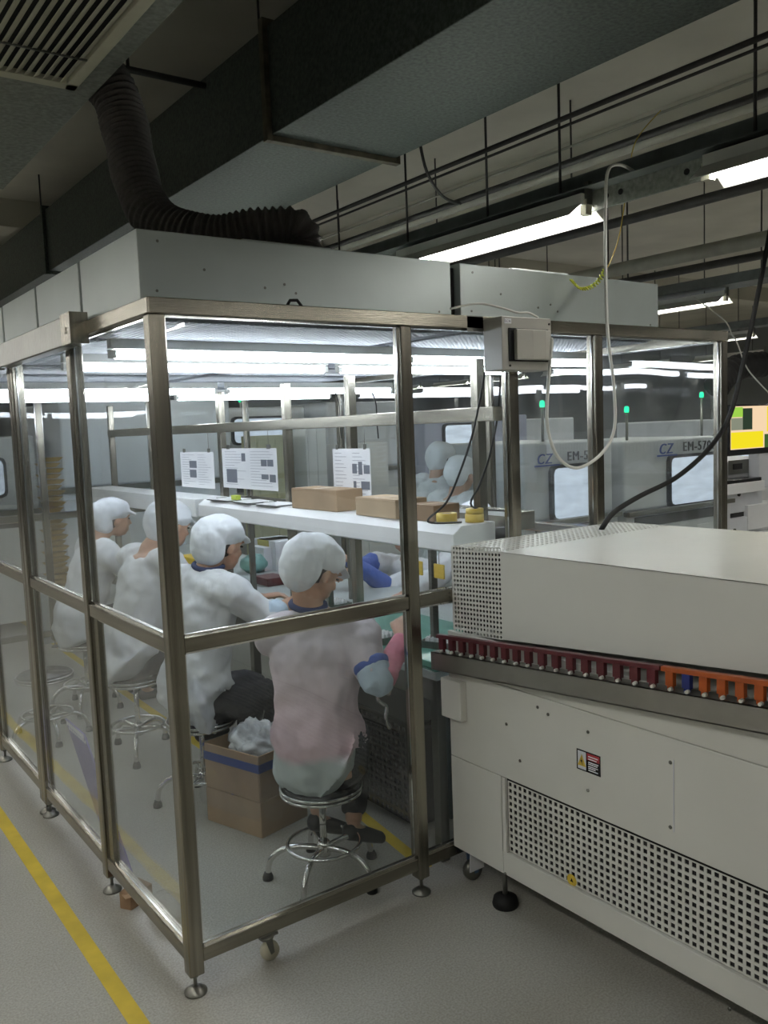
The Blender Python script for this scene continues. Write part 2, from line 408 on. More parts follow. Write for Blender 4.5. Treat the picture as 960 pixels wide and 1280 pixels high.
# booth lamps -------------------------------------------------------
def booth_lamp():
    t = thing('tube_lamp', '', 'lamp')
    MB().box(0, 1.22, -.02, .02, .016, .05).build('housing', lamp_w, t, .003)
    MB().lathe([(.018, .02), (.018, 1.20)], (0, 0, 0), 12, 'x').build('tube', tube_booth, t)
    e = MB().box(0, .02, -.016, .016, -.014, .012); e.box(1.2, 1.22, -.016, .016, -.014, .012); e.build('end_cap', lamp_w, t)
    return t
bl = booth_lamp(); k = 0
LY = [.615, 1.165, 2.37, 3.13]
for j, y in enumerate(LY):
    for i, x in enumerate((.08, 1.36)):
        lab = ('bright white tube lamp across the booth ceiling, %s row from the front, %s half' % (['first', 'second', 'third', 'fourth'][j], ['left', 'right'][i]))
        o = bl if k == 0 else dup(bl); k += 1
        o.location = (x, y, 1.935 if j < 2 else 1.90); o['label'] = lab; o['group'] = 'tube lamps under the booth ceiling'

# ------------------------------------------------------------------ bench inside the booth
bench = thing('workbench', 'long steel-framed workbench with grey top inside the booth', 'workbench', (1.02, .1, 0))
BX0, BX1, BZ = 1.04, 2.0, .74
MB().box(BX0, BX1, .10, 4.5, BZ-.03, BZ).build('tabletop', mat('bench_laminate', (.36, .40, .40), .4, 0, .05, 5), bench, .003)
MB().box(BX0, BX0+.02, .10, 4.5, BZ-.11, BZ-.03).build('apron', steel_d, bench)
MB().box(BX0, BX1, .10, .12, BZ-.11, BZ-.03).build('apron', steel_d, bench)
for y in (.13, 1.6, 3.1, 4.45):
    for x in (BX0+.03, BX1-.03):
        MB().box(x-.02, x+.02, y-.02, y+.02, 0, BZ-.03).build('leg', steel_d, bench, .002)
rack = thing('bench_rack', 'steel post-and-rail rack rising above the middle of the bench', 'rack', (1.35, .1, BZ))
for y in (.17, 1.05, 1.65, 2.44, 3.4, 4.4):
    MB().box(1.33, 1.37, y-.02, y+.02, BZ, 1.90).build('post', steel, rack, .002)
MB().box(1.325, 1.372, .06, 4.42, 1.66, 1.715).build('cross_rail', steel_h, rack, .003)
# light hood / shelf
hood = thing('bench_hood', 'long white lamp hood doubling as shelf above the bench', 'lamp hood', (1.15, .07, 1.17))
MB().prism([(1.33, 1.28), (1.16, 1.28), (1.12, 1.25), (1.12, 1.185), (1.15, 1.175), (1.33, 1.175)], 'y', .07, 2.32).build('shell', white_w, hood, .003)
for s_ in (.4, 1.2, 2.0): MB().box(1.27, 1.30, s_-.01, s_+.01, BZ, 1.175).build('bracket', steel_d, hood)
tag(MB().box(1.12, 1.33, 2.36, 4.4, 1.175, 1.28).build('bench_hood', white_w, None, .004), 'further white hood over the back part of the bench', 'lamp hood')
# steel trunking on the far side of the bench
st = thing('steel_trunking', 'shiny steel trunking along the far side of the bench', 'trunking', (1.62, .2, 1.2))
MB().box(1.56, 1.68, .20, 1.7, 1.21, 1.285).build('body', steel_h, st, .004)
for y in (.3, 1.5): MB().box(1.6, 1.63, y-.012, y+.012, BZ, 1.21).build('support', steel_d, st)
MB().box(1.555, 1.56, .2, 1.7, 1.268, 1.285).build('lip', white_w, st)

def poster(label, y0, y1, z0, z1, pics, x=1.318, tilt=0):
    t = thing('notice_sheet', label, 'notice', (x, (y0+y1)/2, z0), 'notices hanging from the bench rack')
    MB().box(x-.0012, x, y0, y1, z0, z1).build('sheet', paper, t)
    W = y1-y0; H = z1-z0; mb = MB()
    r = random.Random(int(y0*1000))
    for c in range(2):
        for q in range(13):
            zz = z1-H*(.08+.068*q); a = y1-W*(.06+.48*c); L = W*r.uniform(.15, .4)
            mb.box(x-.0018, x-.0012, a-L, a, zz-H*.008, zz)
    mb.build('printed_lines', ink_l, t)
    for (u, v, du, dv) in pics:      # u from the left as seen, v from the top
        MB().box(x-.0022, x-.0012, y1-W*(u+du), y1-W*u, z1-H*(v+dv), z1-H*v).build('printed_picture', ink, t)
    MB().box(x-.003, x+.003, y0+W*.1, y0+W*.16, z1-.004, z1+.02).build('clip', steel_d, t); MB().box(x-.003, x+.003, y1-W*.16, y1-W*.1, z1-.004, z1+.02).build('clip', steel_d, t)
    # cord to the rail
    MB().tube([(x, y0+W*.13, z1), (x, y0+W*.13, 1.665)], .0012, 5).build('cord', steel_d, t)
    return t
poster('wide white notice with four dark pictures, left on the rack', 1.72, 2.38, 1.335, 1.565, [(.08, .52, .2, .34), (.38, .12, .07, .2), (.73, .27, .1, .16), (.84, .27, .1, .16), (.73, .62, .12, .12), (.87, .62, .1, .18)])
poster('white notice with six dark pictures, right on the rack', .86, 1.17, 1.31, 1.56, [(.53, .28, .12, .18), (.69, .24, .1, .24), (.83, .3, .15, .16), (.55, .6, .07, .17), (.75, .6, .22, .15), (.42, .76, .08, .12)])
poster('half-hidden white notice with one dark picture, farthest left on the rack', 2.5, 3.0, 1.32, 1.545, [(.28, .25, .22, .2), (.28, .5, .2, .22)])

def carton(label, c, hx, hy, h, rot=0, m=card, flaps=True, group=None):
    t = thing('cardboard_box', label, 'box', c, group); ca, sa = math.cos(rot), math.sin(rot)
    a = V((ca, sa, 0))*hx; b = V((-sa, ca, 0))*hy; c = V(c)
    MB().obox(c+V((0, 0, h/2)), a, b, (0, 0, h/2)).build('body', m, t, .003)
    f = MB(); q = c+V((0, 0, h+.0015))
    f.obox(q-b*.51, a*.99, b*.48, (0, 0, .0015)); f.obox(q+b*.51, a*.99, b*.48, (0, 0, .0015)); f.build('flap', m, t, .001)
    MB().obox(c+V((0, 0, h+.0034)), a*1.0, b*.06, (0, 0, .0003)).build('packing_tape', mat('tape_%d' % random.randint(0, 9999), (.42, .30, .17), .3), t)
    return t
carton('brown cardboard box on the hood shelf, beside the left clipboards', (1.24, 1.12, 1.281), .075, .19, .095, .03)
carton('pale cardboard box on the hood shelf, nearer to the front', (1.23, .60, 1.281), .08, .15, .075, -.03, mat('cardboard_pale', (.42, .31, .2), .8, 0, .1, 8))
carton('small open brown box behind the pale one on the hood shelf', (1.24, .33, 1.281), .07, .08, .06, .05, card_d)
# clipboards and papers
for k, (y, a) in enumerate(((2.1, .06), (1.83, -.08), (1.55, .05))):
    t = thing('clipboard', ['far dark clipboard', 'middle dark clipboard', 'near dark clipboard with a loose white sheet'][k]+' lying on the hood shelf', 'clipboard', (1.22, y, 1.281), 'clipboards on the hood shelf')
    ca, sa = math.cos(a), math.sin(a); A = V((ca, sa, 0)); B = V((-sa, ca, 0)); c = V((1.22, y, 1.283))
    MB().obox(c, A*.085, B*.12, (0, 0, .002)).build('board', blackg, t, .001)
    MB().obox(c+V((0, 0, .0028)), A*.075, B*.1, (0, 0, .0008)).build('paper', paper, t)
    MB().obox(c+V((0, 0, .006))+B*.1, A*.03, B*.01, (0, 0, .003)).build('clip', chrome, t, .001)
tag(MB().box(1.19, 1.22, 1.97, 2.03, 1.287, 1.312).build('note_block', mat('lime_paper', (.5, .62, .05), .6), None, .002), 'small lime green block standing on the far clipboard', 'note block')
# yellow tape rolls etc at near end of hood
for k, (x, y) in enumerate(((1.27, .22), (1.29, .12))):
    pass
def tape_roll(label, c, r, h, m, axis='z'):
    t = thing('tape_roll', label, 'tape roll', c, 'yellow tape rolls on the hood end')
    mb = MB(); n = 20; vs = []
    for (rr, hh) in ((r*.55, 0), (r, 0), (r, h), (r*.55, h)):
        for q in range(n):
            a = 2*PI*q/n; vs.append(V(c)+V((rr*math.cos(a), rr*math.sin(a), hh)))
    mb.add(vs, [((i % 4)*n+q, (i % 4)*n+(q+1) % n, ((i+1) % 4)*n+(q+1) % n, ((i+1) % 4)*n+q) for i in range(4) for q in range(n)], True)
    mb.build('roll', m, t); MB().lathe([(r*.53, .001), (r*.53, h-.001)], c, 16).build('core', card, t)
tape_roll('yellow tape roll on the near end of the hood, left of its twin', (1.20, .20, 1.2815), .04, .035, yellow)
tape_roll('yellow tape roll at the very end of the hood', (1.27, .12, 1.2815), .036, .03, yellow)
tape_roll('topmost yellow tape roll stacked on the end one', (1.272, .12, 1.3125), .034, .02, yellow)
tag(MB().box(1.40, 1.50, .19, .36, BZ, 1.235).build('power_box', blackg, None, .006), 'black box with one bright screw beside the front booth post', 'control box')
# hanging yellow tags under the hood end
for k, (x, y) in enumerate(((1.13, .30), (1.13, .17))):
    t = thing('hanging_tag', ['yellow tag hanging under the hood, left one', 'yellow tag hanging under the hood, right one'][k], 'tag', (x, y, 1.1), 'yellow tags under the hood')
    MB().box(x-.003, x+.003, y-.03, y+.03, 1.075, 1.13).build('card', yellow, t, .002); MB().tube([(x, y, 1.13), (x, y, 1.186)], .0012, 5).build('string', steel_d, t)

# green mat, trays and parts on the table ---------------------------
tag(MB().box(1.05, 1.62, .11, 1.3, BZ+.0005, BZ+.004).build('bench_mat', mat_green, None, .001), 'green mat lying on the front end of the bench', 'mat')
def part_tray(label, c, nx, ny, ang=0, col=white_w, base=teal, pitch=.024):
    t = thing('parts_tray', label, 'tray', c, 'trays of small white parts on the bench'); c = V(c)
    A = V((math.cos(ang), math.sin(ang), 0)); B = V((-math.sin(ang), math.cos(ang), 0)); W = nx*pitch/2+.012; H = ny*pitch/2+.012
    MB().obox(c+V((0, 0, .008)), A*W, B*H, (0, 0, .008)).build('base', base, t, .002)
    lip = MB()
    for s_ in (-1, 1): lip.obox(c+V((0, 0, .014))+A*W*s_, A*.003, B*H, (0, 0, .014)); lip.obox(c+V((0, 0, .014))+B*H*s_, A*W, B*.003, (0, 0, .014))
    lip.build('rim', steel_d, t)
    for i in range(nx):
        for j in range(ny):
            q = c+A*((i-(nx-1)/2)*pitch)+B*((j-(ny-1)/2)*pitch)+V((0, 0, .027))
            m = PARTS.get('me')
            if m is None:
                o = MB().box(-.0085, .0085, -.0085, .0085, -.011, .011); o.box(-.004, .004, -.004, .004, .011, .016); o = o.build('white_part', col, t, .0015); PARTS['me'] = o.data
                o.location = q; o.rotation_euler.z = ang; o.matrix_parent_inverse = Matrix.Translation(-V(t.location))
            else:
                o = bpy.data.objects.new('white_part', m); COL.objects.link(o); o.parent = t; o.location = q; o.rotation_euler.z = ang; o.matrix_parent_inverse = Matrix.Translation(-V(t.location))
PARTS = {}
part_tray('tray of white parts under the front worker\'s hands', (1.17, .66, BZ+.004), 3, 7, .15)
part_tray('tray of white parts farther along beside the blue-sleeved arm', (1.42, 1.42, BZ), 4, 8, .05)
part_tray('tray of white parts behind the front worker\'s cap', (1.22, 1.22, BZ+.004), 4, 6, .1)
part_tray('tray of white parts at the bench end beside the machine', (1.30, .38, BZ+.004), 3, 5, .4)
tag(MB().box(1.06, 1.22, .12, .26, BZ+.0045, BZ+.03).build('glass_tray', mat('green_glass_tray', (.2, .5, .42), .15, 0, .1, 8), None, .003), 'flat green tray at the bench corner next to the maroon fingers', 'tray')
def tb(px, py, z): q = at(px, py, z=z); return (min(q.x, 1.92), q.y)
clut = [(tb(318, 704, .80), .10, .08, .13, teal, 'teal plastic bag bundle on the bench in front of the second worker'), (tb(338, 724, .77), .07, .09, .05, maroon, 'dark maroon flat box on the bench by the second worker'),
        (tb(392, 702, .80), .08, .10, .12, mat('pale_green_bin', (.25, .42, .33), .5), 'pale green bin on the bench just left of the front worker\'s cap'), (tb(368, 690, .84), .07, .06, .17, pink, 'pink plastic bag bundle on the bench below the hood'),
        ((1.24, 2.62), .08, .13, .17, yellow, 'yellow parts bin on the bench under the far hood'), ((1.22, 2.95), .07, .1, .12, teal, 'teal parts bin beyond the yellow bin'),
        (tb(345, 684, .88), .1, .08, .2, mat('olive_bin', (.32, .29, .06), .5), 'olive yellow bin on the bench below the clipboards'), (tb(330, 690, .86), .05, .09, .16, grey_p, 'narrow grey bin left of the olive bin'),
        ((1.86, 2.75), .1, .15, .2, grey_p, 'grey bin on the far side of the bench'), ((1.3, 3.4), .08, .12, .14, mat('amber_bin', (.3, .18, .05), .5), 'amber bin near the far end of the bench'),
        (tb(352, 700, .78), .05, .06, .05, teal, 'small teal dish between the pink and teal bundles'), (tb(362, 712, .77), .06, .05, .03, pink, 'small pink dish on the bench between the workers')]
for (x, y), hx, hy, h, m, lab in clut:
    soft = 'bag' in lab
    o = MB()
    if soft:
        o.ell((x, y, BZ+h*.45), (hx, 0, 0), (0, hy, 0), (0, 0, h*.5), 14, 10); o = o.build('plastic_bag', m)
        d = o.modifiers.new('sub', 'SUBSURF'); d.levels = d.render_levels = 1
        tx = bpy.data.textures.new('crumple', 'CLOUDS'); tx.noise_scale = .05; dd = o.modifiers.new('crumple', 'DISPLACE'); dd.texture = tx; dd.strength = .03; dd.mid_level = .5
    else:
        o.hexa([(x-hx*.85, y-hy*.85, BZ), (x+hx*.85, y-hy*.85, BZ), (x+hx*.85, y+hy*.85, BZ), (x-hx*.85, y+hy*.85, BZ),
                (x-hx, y-hy, BZ+h), (x+hx, y-hy, BZ+h), (x+hx, y+hy, BZ+h), (x-hx, y+hy, BZ+h)])
        o = o.build('parts_bin', m, None, .004)
    tag(o, lab, 'bag' if soft else 'bin')
# dark crate under the bench
cr = thing('plastic_crate', 'black plastic crate with a mesh side under the bench', 'crate', (1.35, .7, 0))
p = perforated(MB(), (1.12, 1.05, .03), (0, -.034, 0), (0, 0, .034), 20, 12, .6, 4, .01, V((1, 0, 0))); p.build('mesh_side', blackg, cr)
MB().box(1.15, 1.55, .37, 1.05, .02, .42).build('body', mat('crate_inside', (.01, .01, .02), .7), cr)
MB().box(1.11, 1.57, .35, 1.07, .438, .46).build('rim', blackg, cr, .004)
# dark end curtain of bench
tag(MB().box(1.12, 1.9, .135, .155, .14, BZ-.112).build('end_panel', mat('dark_green_panel', (.02, .045, .04), .6), None, .003), 'dark panel closing the bench end below the tabletop', 'panel')
# chrome clamp under table
ck = MB().tube(smooth_path([(1.0, .42, .62), (.985, .40, .58), (1.01, .38, .55), (.99, .36, .51), (1.01, .36, .47)]), .008, 8)
ck.tube(smooth_path([(1.01, .44, .60), (1.03, .38, .60), (1.0, .36, .64), (.97, .42, .62)]), .006, 8)
tag(ck.build('cable_clamp', chrome), 'chrome cable clamp hanging at the bench edge by the front worker', 'clamp')

# ------------------------------------------------------------------ boxes on the floor with plastic
rb = math.atan2(.06, .26); cb = V((.61, .73, 0)); A = V((math.cos(rb), math.sin(rb), 0)); B = V((-.10, .32, 0)).normalized()
def skewbox(label, z0, z1, g, m, name='cardboard_box'):
    t = thing(name, label, 'box', (.70, .90, z0)); c = cb+A*.135+B*.165
    c = V((c.x, c.y, 0))
    a = A*(.13+g); b = B*(.163+g); zz = (z0+z1)/2
    mb = MB(); h = (z1-z0)/2
    return t, c, a, b
t, c, a, b = skewbox('lower brown cardboard box on the booth floor, left of the front stool', 0, .15, 0, card)
MB().obox(c+V((0, 0, .075)), a, b, (0, 0, .075)).build('body', card, t, .004)
MB().obox(c+V((0, 0, .1515)), a, b*.04, (0, 0, .0005)).build('packing_tape', tape_b, t)
t, c, a, b = skewbox('upper open cardboard box with a blue tape band, stacked on the lower one', .153, .345, -.004, card)
mb = MB()
for s_ in (-1, 1):
    mb.obox(c+V((0, 0, .249))+a*s_, a*.025, b, (0, 0, .096)); mb.obox(c+V((0, 0, .249))+b*s_, a, b*.02, (0, 0, .096))
mb.obox(c+V((0, 0, .158)), a, b, (0, 0, .004)); mb.build('body', card, t, .002)
mb = MB()
for s_ in (-1, 1):
    mb.obox(c+V((0, 0, .292))+a*s_*1.03, a*.005, b*1.03, (0, 0, .018)); mb.obox(c+V((0, 0, .292))+b*s_*1.025, a*1.03, b*.005, (0, 0, .018))
mb.build('tape_band', tape_b, t)
o = MB().ell(c+V((0.02, 0, .33)), a*.82, b*.8, (0, 0, .085), 56, 36).build('plastic_bag', film)
tx = bpy.data.textures.new('bag_crumple', 'CLOUDS'); tx.noise_scale = .04; tx.noise_depth = 3
dd = o.modifiers.new('crumple', 'DISPLACE'); dd.texture = tx; dd.strength = .09; dd.mid_level = .5
tag(o, 'crumpled clear plastic bag bulging out of the upper cardboard box', 'plastic bag')
mb = MB()    # clear film hanging over the left faces of the boxes
for (s0, s1, base) in ((-1.25, 1.1, -1.09),):
    n = 12; rows = 8; vs = []
    for i in range(n+1):
        for j in range(rows+1):
            u = i/n; v = j/rows; q = c+a*base+b*(s0+(s1-s0)*u)*.98; wob = .012*math.sin(u*17+v*5)*v
            vs.append(q+V((-.006, -.002, 0))+a.normalized()*(-abs(wob)-.01*v)+V((0, 0, .35-v*.26)))
    mb.add(vs, [(i*(rows+1)+j, (i+1)*(rows+1)+j, (i+1)*(rows+1)+j+1, i*(rows+1)+j+1) for i in range(n) for j in range(rows)], True)
    n = 12; vs = []
    for i in range(n+1):
        for j in range(rows+1):
            u = i/n; v = j/rows; q = c-b*1.09+a*(-1.1+(2.1)*u)*.98; wob = .012*math.sin(u*14+v*4)*v
            vs.append(q-b.normalized()*(abs(wob)+.008*v)+V((0, 0, .35-v*(.24+.05*math.sin(u*6)))))
    mb.add(vs, [(i*(rows+1)+j, (i+1)*(rows+1)+j, (i+1)*(rows+1)+j+1, i*(rows+1)+j+1) for i in range(n) for j in range(rows)], True)
tag(mb.build('plastic_film', bag), 'clear plastic film draped over the sides of the stacked boxes', 'plastic film')
# purple board leaning inside left panes
q = [(.10, 1.10, 0), (.10, .82, 0), (.075, 1.22, .44), (.075, 1.49, .44)]
w2 = V((.006, 0, 0)); qa, qb, qc, qd = [V(x) for x in q]
pb = thing('hollow_board', 'purple hollow plastic board leaning inside the left panes', 'board', (.1, 1, 0))
MB().hexa([qa, qb, qb+w2, qa+w2, qd, qc, qc+w2, qd+w2]).build('sheet', purple, pb)
mb = MB()
for k in range(9):
    u = .08+k*.1; p0 = qd.lerp(qc, u)+(qa-qd)*.03-w2*.1; mb.obox(p0, (0.0006, 0, 0), (0, .009, 0), (0, 0, .008))
    p0 = qd.lerp(qc, u+.03)+(qa-qd)*.07-w2*.1; mb.obox(p0, (0.0006, 0, 0), (0, .006, 0), (0, 0, .006))
mb.build('edge_cells', paper, pb)
cbx = thing('cardboard_scrap', 'small brown cardboard piece under the left bottom rail', 'cardboard', (.02, .55, 0))
MB().hexa([(-.02, .60, 0), (.005, .56, 0), (.10, .60, 0), (.07, .66, 0), (-.02, .60, .06), (.005, .56, .05), (.10, .60, .05), (.07, .66, .06)]).build('body', card_d, cbx, .002)
mb = MB().obox((.005, .57, .053), (.02, .0, 0), (0, .02, 0), (0, 0, .001)); mb.build('flap', card, cbx)
# crumpled bag near corner inside
o = MB().ell((.10, .42, .04), (.07, 0, 0), (0, .11, 0), (0, 0, .035), 20, 12).build('plastic_bag', mat('dusty_bag', (.35, .33, .29), .4, 0, .1, 8, .5, 30))
dd = o.modifiers.new('crumple', 'DISPLACE'); dd.texture = tx; dd.strength = .05; dd.mid_level = .5
tag(o, 'dusty grey crumpled bag on the floor behind the corner post', 'bag')

# ------------------------------------------------------------------ stools
def stool():
    t = thing('round_stool', '', 'stool')
    MB().lathe([(.01, .335), (.138, .338), (.146, .35), (.138, .366), (.01, .37)], (0, 0, 0), 28).build('seat_pad', blackg, t)
    mb = MB(); mb.tube([(math.cos(k*PI/16)*.151, math.sin(k*PI/16)*.151, .352) for k in range(32)], .0055, 8, True)
    mb.tube([(math.cos(k*PI/16)*.149, math.sin(k*PI/16)*.149, .336) for k in range(32)], .006, 8, True)
    mb.lathe([(.01, .33), (.145, .332), (.145, .34), (.01, .341)], (0, 0, 0), 28); mb.build('seat_band', chrome, t)
    MB().lathe([(.013, .09), (.013, .34)], (0, 0, 0), 12).build('column', chrome, t)
    MB().lathe([(.024, .085), (.026, .10), (.026, .13), (.02, .14)], (0, 0, 0), 14).build('hub', chrome, t)
    for k in range(5):
        a = k*2*PI/5+.42; cx, sy = math.cos(a), math.sin(a)
        L = MB().tube(smooth_path([(cx*.02, sy*.02, .115), (cx*.09, sy*.09, .122), (cx*.155, sy*.155, .112), (cx*.20, sy*.20, .075), (cx*.212, sy*.212, .02)], 5), .011, 10).build('leg', chrome, t)
        MB().lathe([(.02, 0), (.02, .012), (.013, .028)], (cx*.213, sy*.213, 0), 12).build('foot_cap', black, L)
    MB().tube([(math.cos(k*PI/18)*.135, math.sin(k*PI/18)*.135, .132) for k in range(36)], .007, 8, True).build('foot_ring', chrome, t)
    return t
st0 = stool(); stools = [((.655, .315), 'round chrome stool with black seat under the pink-smocked front worker', -.40, 0), ((.58, 1.20), 'round chrome stool under the white-coated second worker', .9, .06),
    ((.58, 2.02), 'round chrome stool seen through the left panes, under the third worker', .1, .08), ((.62, 3.0), 'round chrome stool farthest back along the left panes', 0, .08),
    ((.28, 2.62), 'empty chrome stool nearest the left wall of the second booth', .5, .0)]
for k, ((x, y), lab, r, dz) in enumerate(stools):
    o = st0 if k == 0 else dup(st0); o.location = (x, y, 0); o.rotation_euler.z = r; o['label'] = lab; o['group'] = 'chrome stools at the bench'
    o.scale = (1, 1, 1+dz*2)

# ------------------------------------------------------------------ people
CL = {}
def clouds(s):
    if s not in CL: CL[s] = bpy.data.textures.new('folds', 'CLOUDS'); CL[s].noise_scale = s; CL[s].noise_depth = 1
    return CL[s]
def limb(mb, pts, radii, lat=None, n=14, k=4):
    """closed tapering limb, elliptical rings: radii = (across, depth)"""
    P = smooth_path(pts, k); R = []
    for i in range(len(pts)-1):
        for j in range(k):
            t = j/k; t = t*t*(3-2*t); R.append(tuple(radii[i][q]*(1-t)+radii[i+1][q]*t for q in (0, 1)))
    R.append(tuple(radii[-1])); m = len(P); vs = []
    lat = V(lat) if lat else None; A = None
    for i in range(m):
        T = (P[min(i+1, m-1)]-P[max(i-1, 0)]).normalized()
        if lat: A = (lat-T*lat.dot(T)).normalized()
        else:
            if A is None: A = T.cross(V((0, 0, 1)) if abs(T.z) < .9 else V((1, 0, 0))).normalized()
            A = (A-T*A.dot(T)).normalized()
        B = T.cross(A)
        vs += [P[i]+A*math.cos(2*PI*q/n)*R[i][0]+B*math.sin(2*PI*q/n)*R[i][1] for q in range(n)]
    fs = [(i*n+q, i*n+(q+1) % n, (i+1)*n+(q+1) % n, (i+1)*n+q) for i in range(m-1) for q in range(n)]
    T0 = (P[0]-P[1]).normalized()*min(radii[0]); T1 = (P[-1]-P[-2]).normalized()*min(radii[-1])
    vs += [P[0]+T0*.7, P[-1]+T1*.7]; a = m*n
    fs += [(a, (q+1) % n, q) for q in range(n)]+[(a+1, (m-1)*n+q, (m-1)*n+(q+1) % n) for q in range(n)]
    mb.add(vs, fs, True)
def organic(mb, name, m, parent, voxel, smooth=4, fold=0, fs=.08, label=None):
    me = bpy.data.meshes.new(name); me.from_pydata(mb.v, [], mb.f)
    bm = bmesh.new(); bm.from_mesh(me); bmesh.ops.recalc_face_normals(bm, faces=bm.faces); bm.to_mesh(me); bm.free()
    me.materials.append(m); o = bpy.data.objects.new(name, me); COL.objects.link(o)
    o.parent = parent; o.matrix_parent_inverse = MW(parent).inverted()
    r = o.modifiers.new('skin', 'REMESH'); r.mode = 'VOXEL'; r.voxel_size = voxel; r.use_smooth_shade = True
    s = o.modifiers.new('soften', 'SMOOTH'); s.iterations = smooth; s.factor = .5
    if fold:
        d = o.modifiers.new('folds', 'DISPLACE'); d.texture = clouds(fs); d.strength = fold; d.mid_level = .5; d.texture_coords = 'GLOBAL'
    if label: o['label'] = label
    return o
def hand(mb, wrist, d, palm_n, side, curl=.6, s=1.0):
    """palm and five fingers; d = direction of the fingers, palm_n = palm normal (side palm faces)"""
    d = V(d).normalized(); n = V(palm_n); n = (n-d*n.dot(d)).normalized(); a = d.cross(n)*side      # a points to the thumb
    w = V(wrist)
    limb(mb, [w-d*.02, w+d*.03*s, w+d*.085*s], [(.024*s, .017*s), (.034*s, .015*s), (.038*s, .013*s)], lat=a, n=12, k=3)
    for i, (off, L) in enumerate(((.03, .066), (.011, .076), (-.009, .07), (-.028, .055))):
        b = w+d*.08*s+a*off*s; c1 = curl*.5+.06*i; c2 = curl*1.15+.08*i
        p1 = b+(d*math.cos(c1)+n*math.sin(c1)+a*off*1.5)*L*.5*s; p2 = p1+(d*math.cos(c2)+n*math.sin(c2))*L*.5*s
        limb(mb, [b-d*.015, b, p1, p2], [(.0095*s, .009*s), (.0095*s, .009*s), (.0085*s, .0085*s), (.0072*s, .007*s)], n=8, k=2)
    b = w+d*.022*s+a*.022*s
    p1 = b+(a*.75+d*.75+n*.3).normalized()*.036*s; p2 = p1+(d*.9+a*.1+n*.55).normalized()*.032*s
    limb(mb, [b-a*.01, b, p1, p2], [(.013*s, .013*s), (.0125*s, .012*s), (.0105*s, .010*s), (.0085*s, .008*s)], n=8, k=2)
def person(label, J, yaw, pitch=0, hroll=0, voxel=.007, coat=coat_w, cuff=None, sleeve=None, gloves=False, tcoat=None, legs=True, shoes=None, visor=True, hat=True, cap_col=cap_w, hem=None, tilt_fwd=.0, shoulder_w=.19, collar=None, hemr=(.215, .185), seat=True, group=None):
    J = {k: V(v) for k, v in J.items()}
    t = thing('person', label, 'person', (J['pel'].x, J['pel'].y, 0), group)
    F = V((math.cos(yaw), math.sin(yaw), 0)); 
    lat = (J['shR']-J['shL']).normalized()
    # head frame
    hy = J.get('hyaw', None)
    hf = V((math.cos(yaw+hroll)*math.cos(pitch), math.sin(yaw+hroll)*math.cos(pitch), math.sin(pitch)))
    hl = hf.cross(V((0, 0, 1))).normalized(); hu = hl.cross(hf).normalized()
    H = J['head']; mb = MB()
    mb.ell(H+hu*.018-hf*.008, hf*.096, hl*.074, hu*.095, 20, 14)          # cranium
    mb.ell(H-hu*.045+hf*.028, hf*.062, hl*.058, hu*.068, 16, 12)          # face and jaw
    mb.ell(H-hu*.088+hf*.058, hf*.024, hl*.026, hu*.018, 12, 8)          # chin
    limb(mb, [H+hf*.082+hu*.015, H+hf*.095-hu*.012, H+hf*.108-hu*.032], [(.008, .008), (.010, .010), (.013, .011)], n=8, k=2)  # nose
    mb.ell(H+hf*.085-hu*.062, hf*.012, hl*.024, hu*.007, 10, 6); mb.ell(H+hf*.083-hu*.072, hf*.012, hl*.02, hu*.007, 10, 6)
    for s_ in (-1, 1):
        mb.ell(H+hl*s_*.074-hu*.018-hf*.004, hf*.018, hl*.008, hu*.03, 10, 8)     # ears
        mb.ell(H+hl*s_*.03+hf*.082+hu*.022, hf*.012, hl*.022, hu*.006, 8, 6)      # brow
        mb.ell(H+hl*s_*.036+hf*.062-hu*.03, hf*.022, hl*.018, hu*.02, 8, 6)       # cheek
    nk = J['neck']
    limb(mb, [nk-V((0, 0, .03)), nk, H-hu*.05-hf*.035, H-hf*.02], [(.075, .06), (.054, .054), (.05, .052), (.05, .05)], n=14, k=3)
    pel = J['pel']; ch = (J['shL']+J['shR'])/2
    limb(mb, [pel-V((0, 0, .05)), pel+V((0, 0, .1)), pel.lerp(ch, .6), ch, nk], [(.14, .10), (.125, .095), (.135, .10), (.15, .09), (.05, .05)], lat=lat, n=16, k=3)
    for s_, c in ((-1, 'L'), (1, 'R')):
        sh, el, wr = J['sh'+c], J['el'+c], J['wr'+c]
        limb(mb, [ch.lerp(sh, .6), sh, sh.lerp(el, .5), el, el.lerp(wr, .4), wr], [(.05, .05), (.048, .048), (.043, .043), (.036, .036), (.035, .034), (.024, .02)], n=12, k=3)
        d = J.get('hd'+c, (wr-el).normalized())
        hand(mb, wr, d, J.get('pn'+c, V((0, 0, -1))), -s_, .65)
        if legs:
            hp, kn, an = J['hip'+c], J['kn'+c], J['an'+c]
            limb(mb, [hp, hp.lerp(kn, .5), kn, kn.lerp(an, .35), an], [(.078, .078), (.068, .068), (.05, .05), (.047, .047), (.032, .032)], n=14, k=3)
            fd = V(J.get('fd'+c, F)); limb(mb, [an-fd*.02-V((0, 0, .03)), an+fd*.06-V((0, 0, .045)), an+fd*.14-V((0, 0, .052))], [(.032, .03), (.036, .025), (.03, .018)], n=10, k=3)
    organic(mb, 'body', skin, t, voxel, 3)
    # eyes
    for s_ in (-1, 1):
        MB().ell(H+hl*s_*.031+hf*.0835+hu*.002, hf*.006, hl*.010, hu*.0045, 10, 8).build('eye', hair_m, t)
    # hair under the cap
    mb = MB(); mb.ell(H+hu*.018-hf*.026, hf*.094, hl*.080, hu*.094, 18, 12); mb.ell(H-hu*.055-hf*.052, hf*.042, hl*.058, hu*.045, 14, 10)
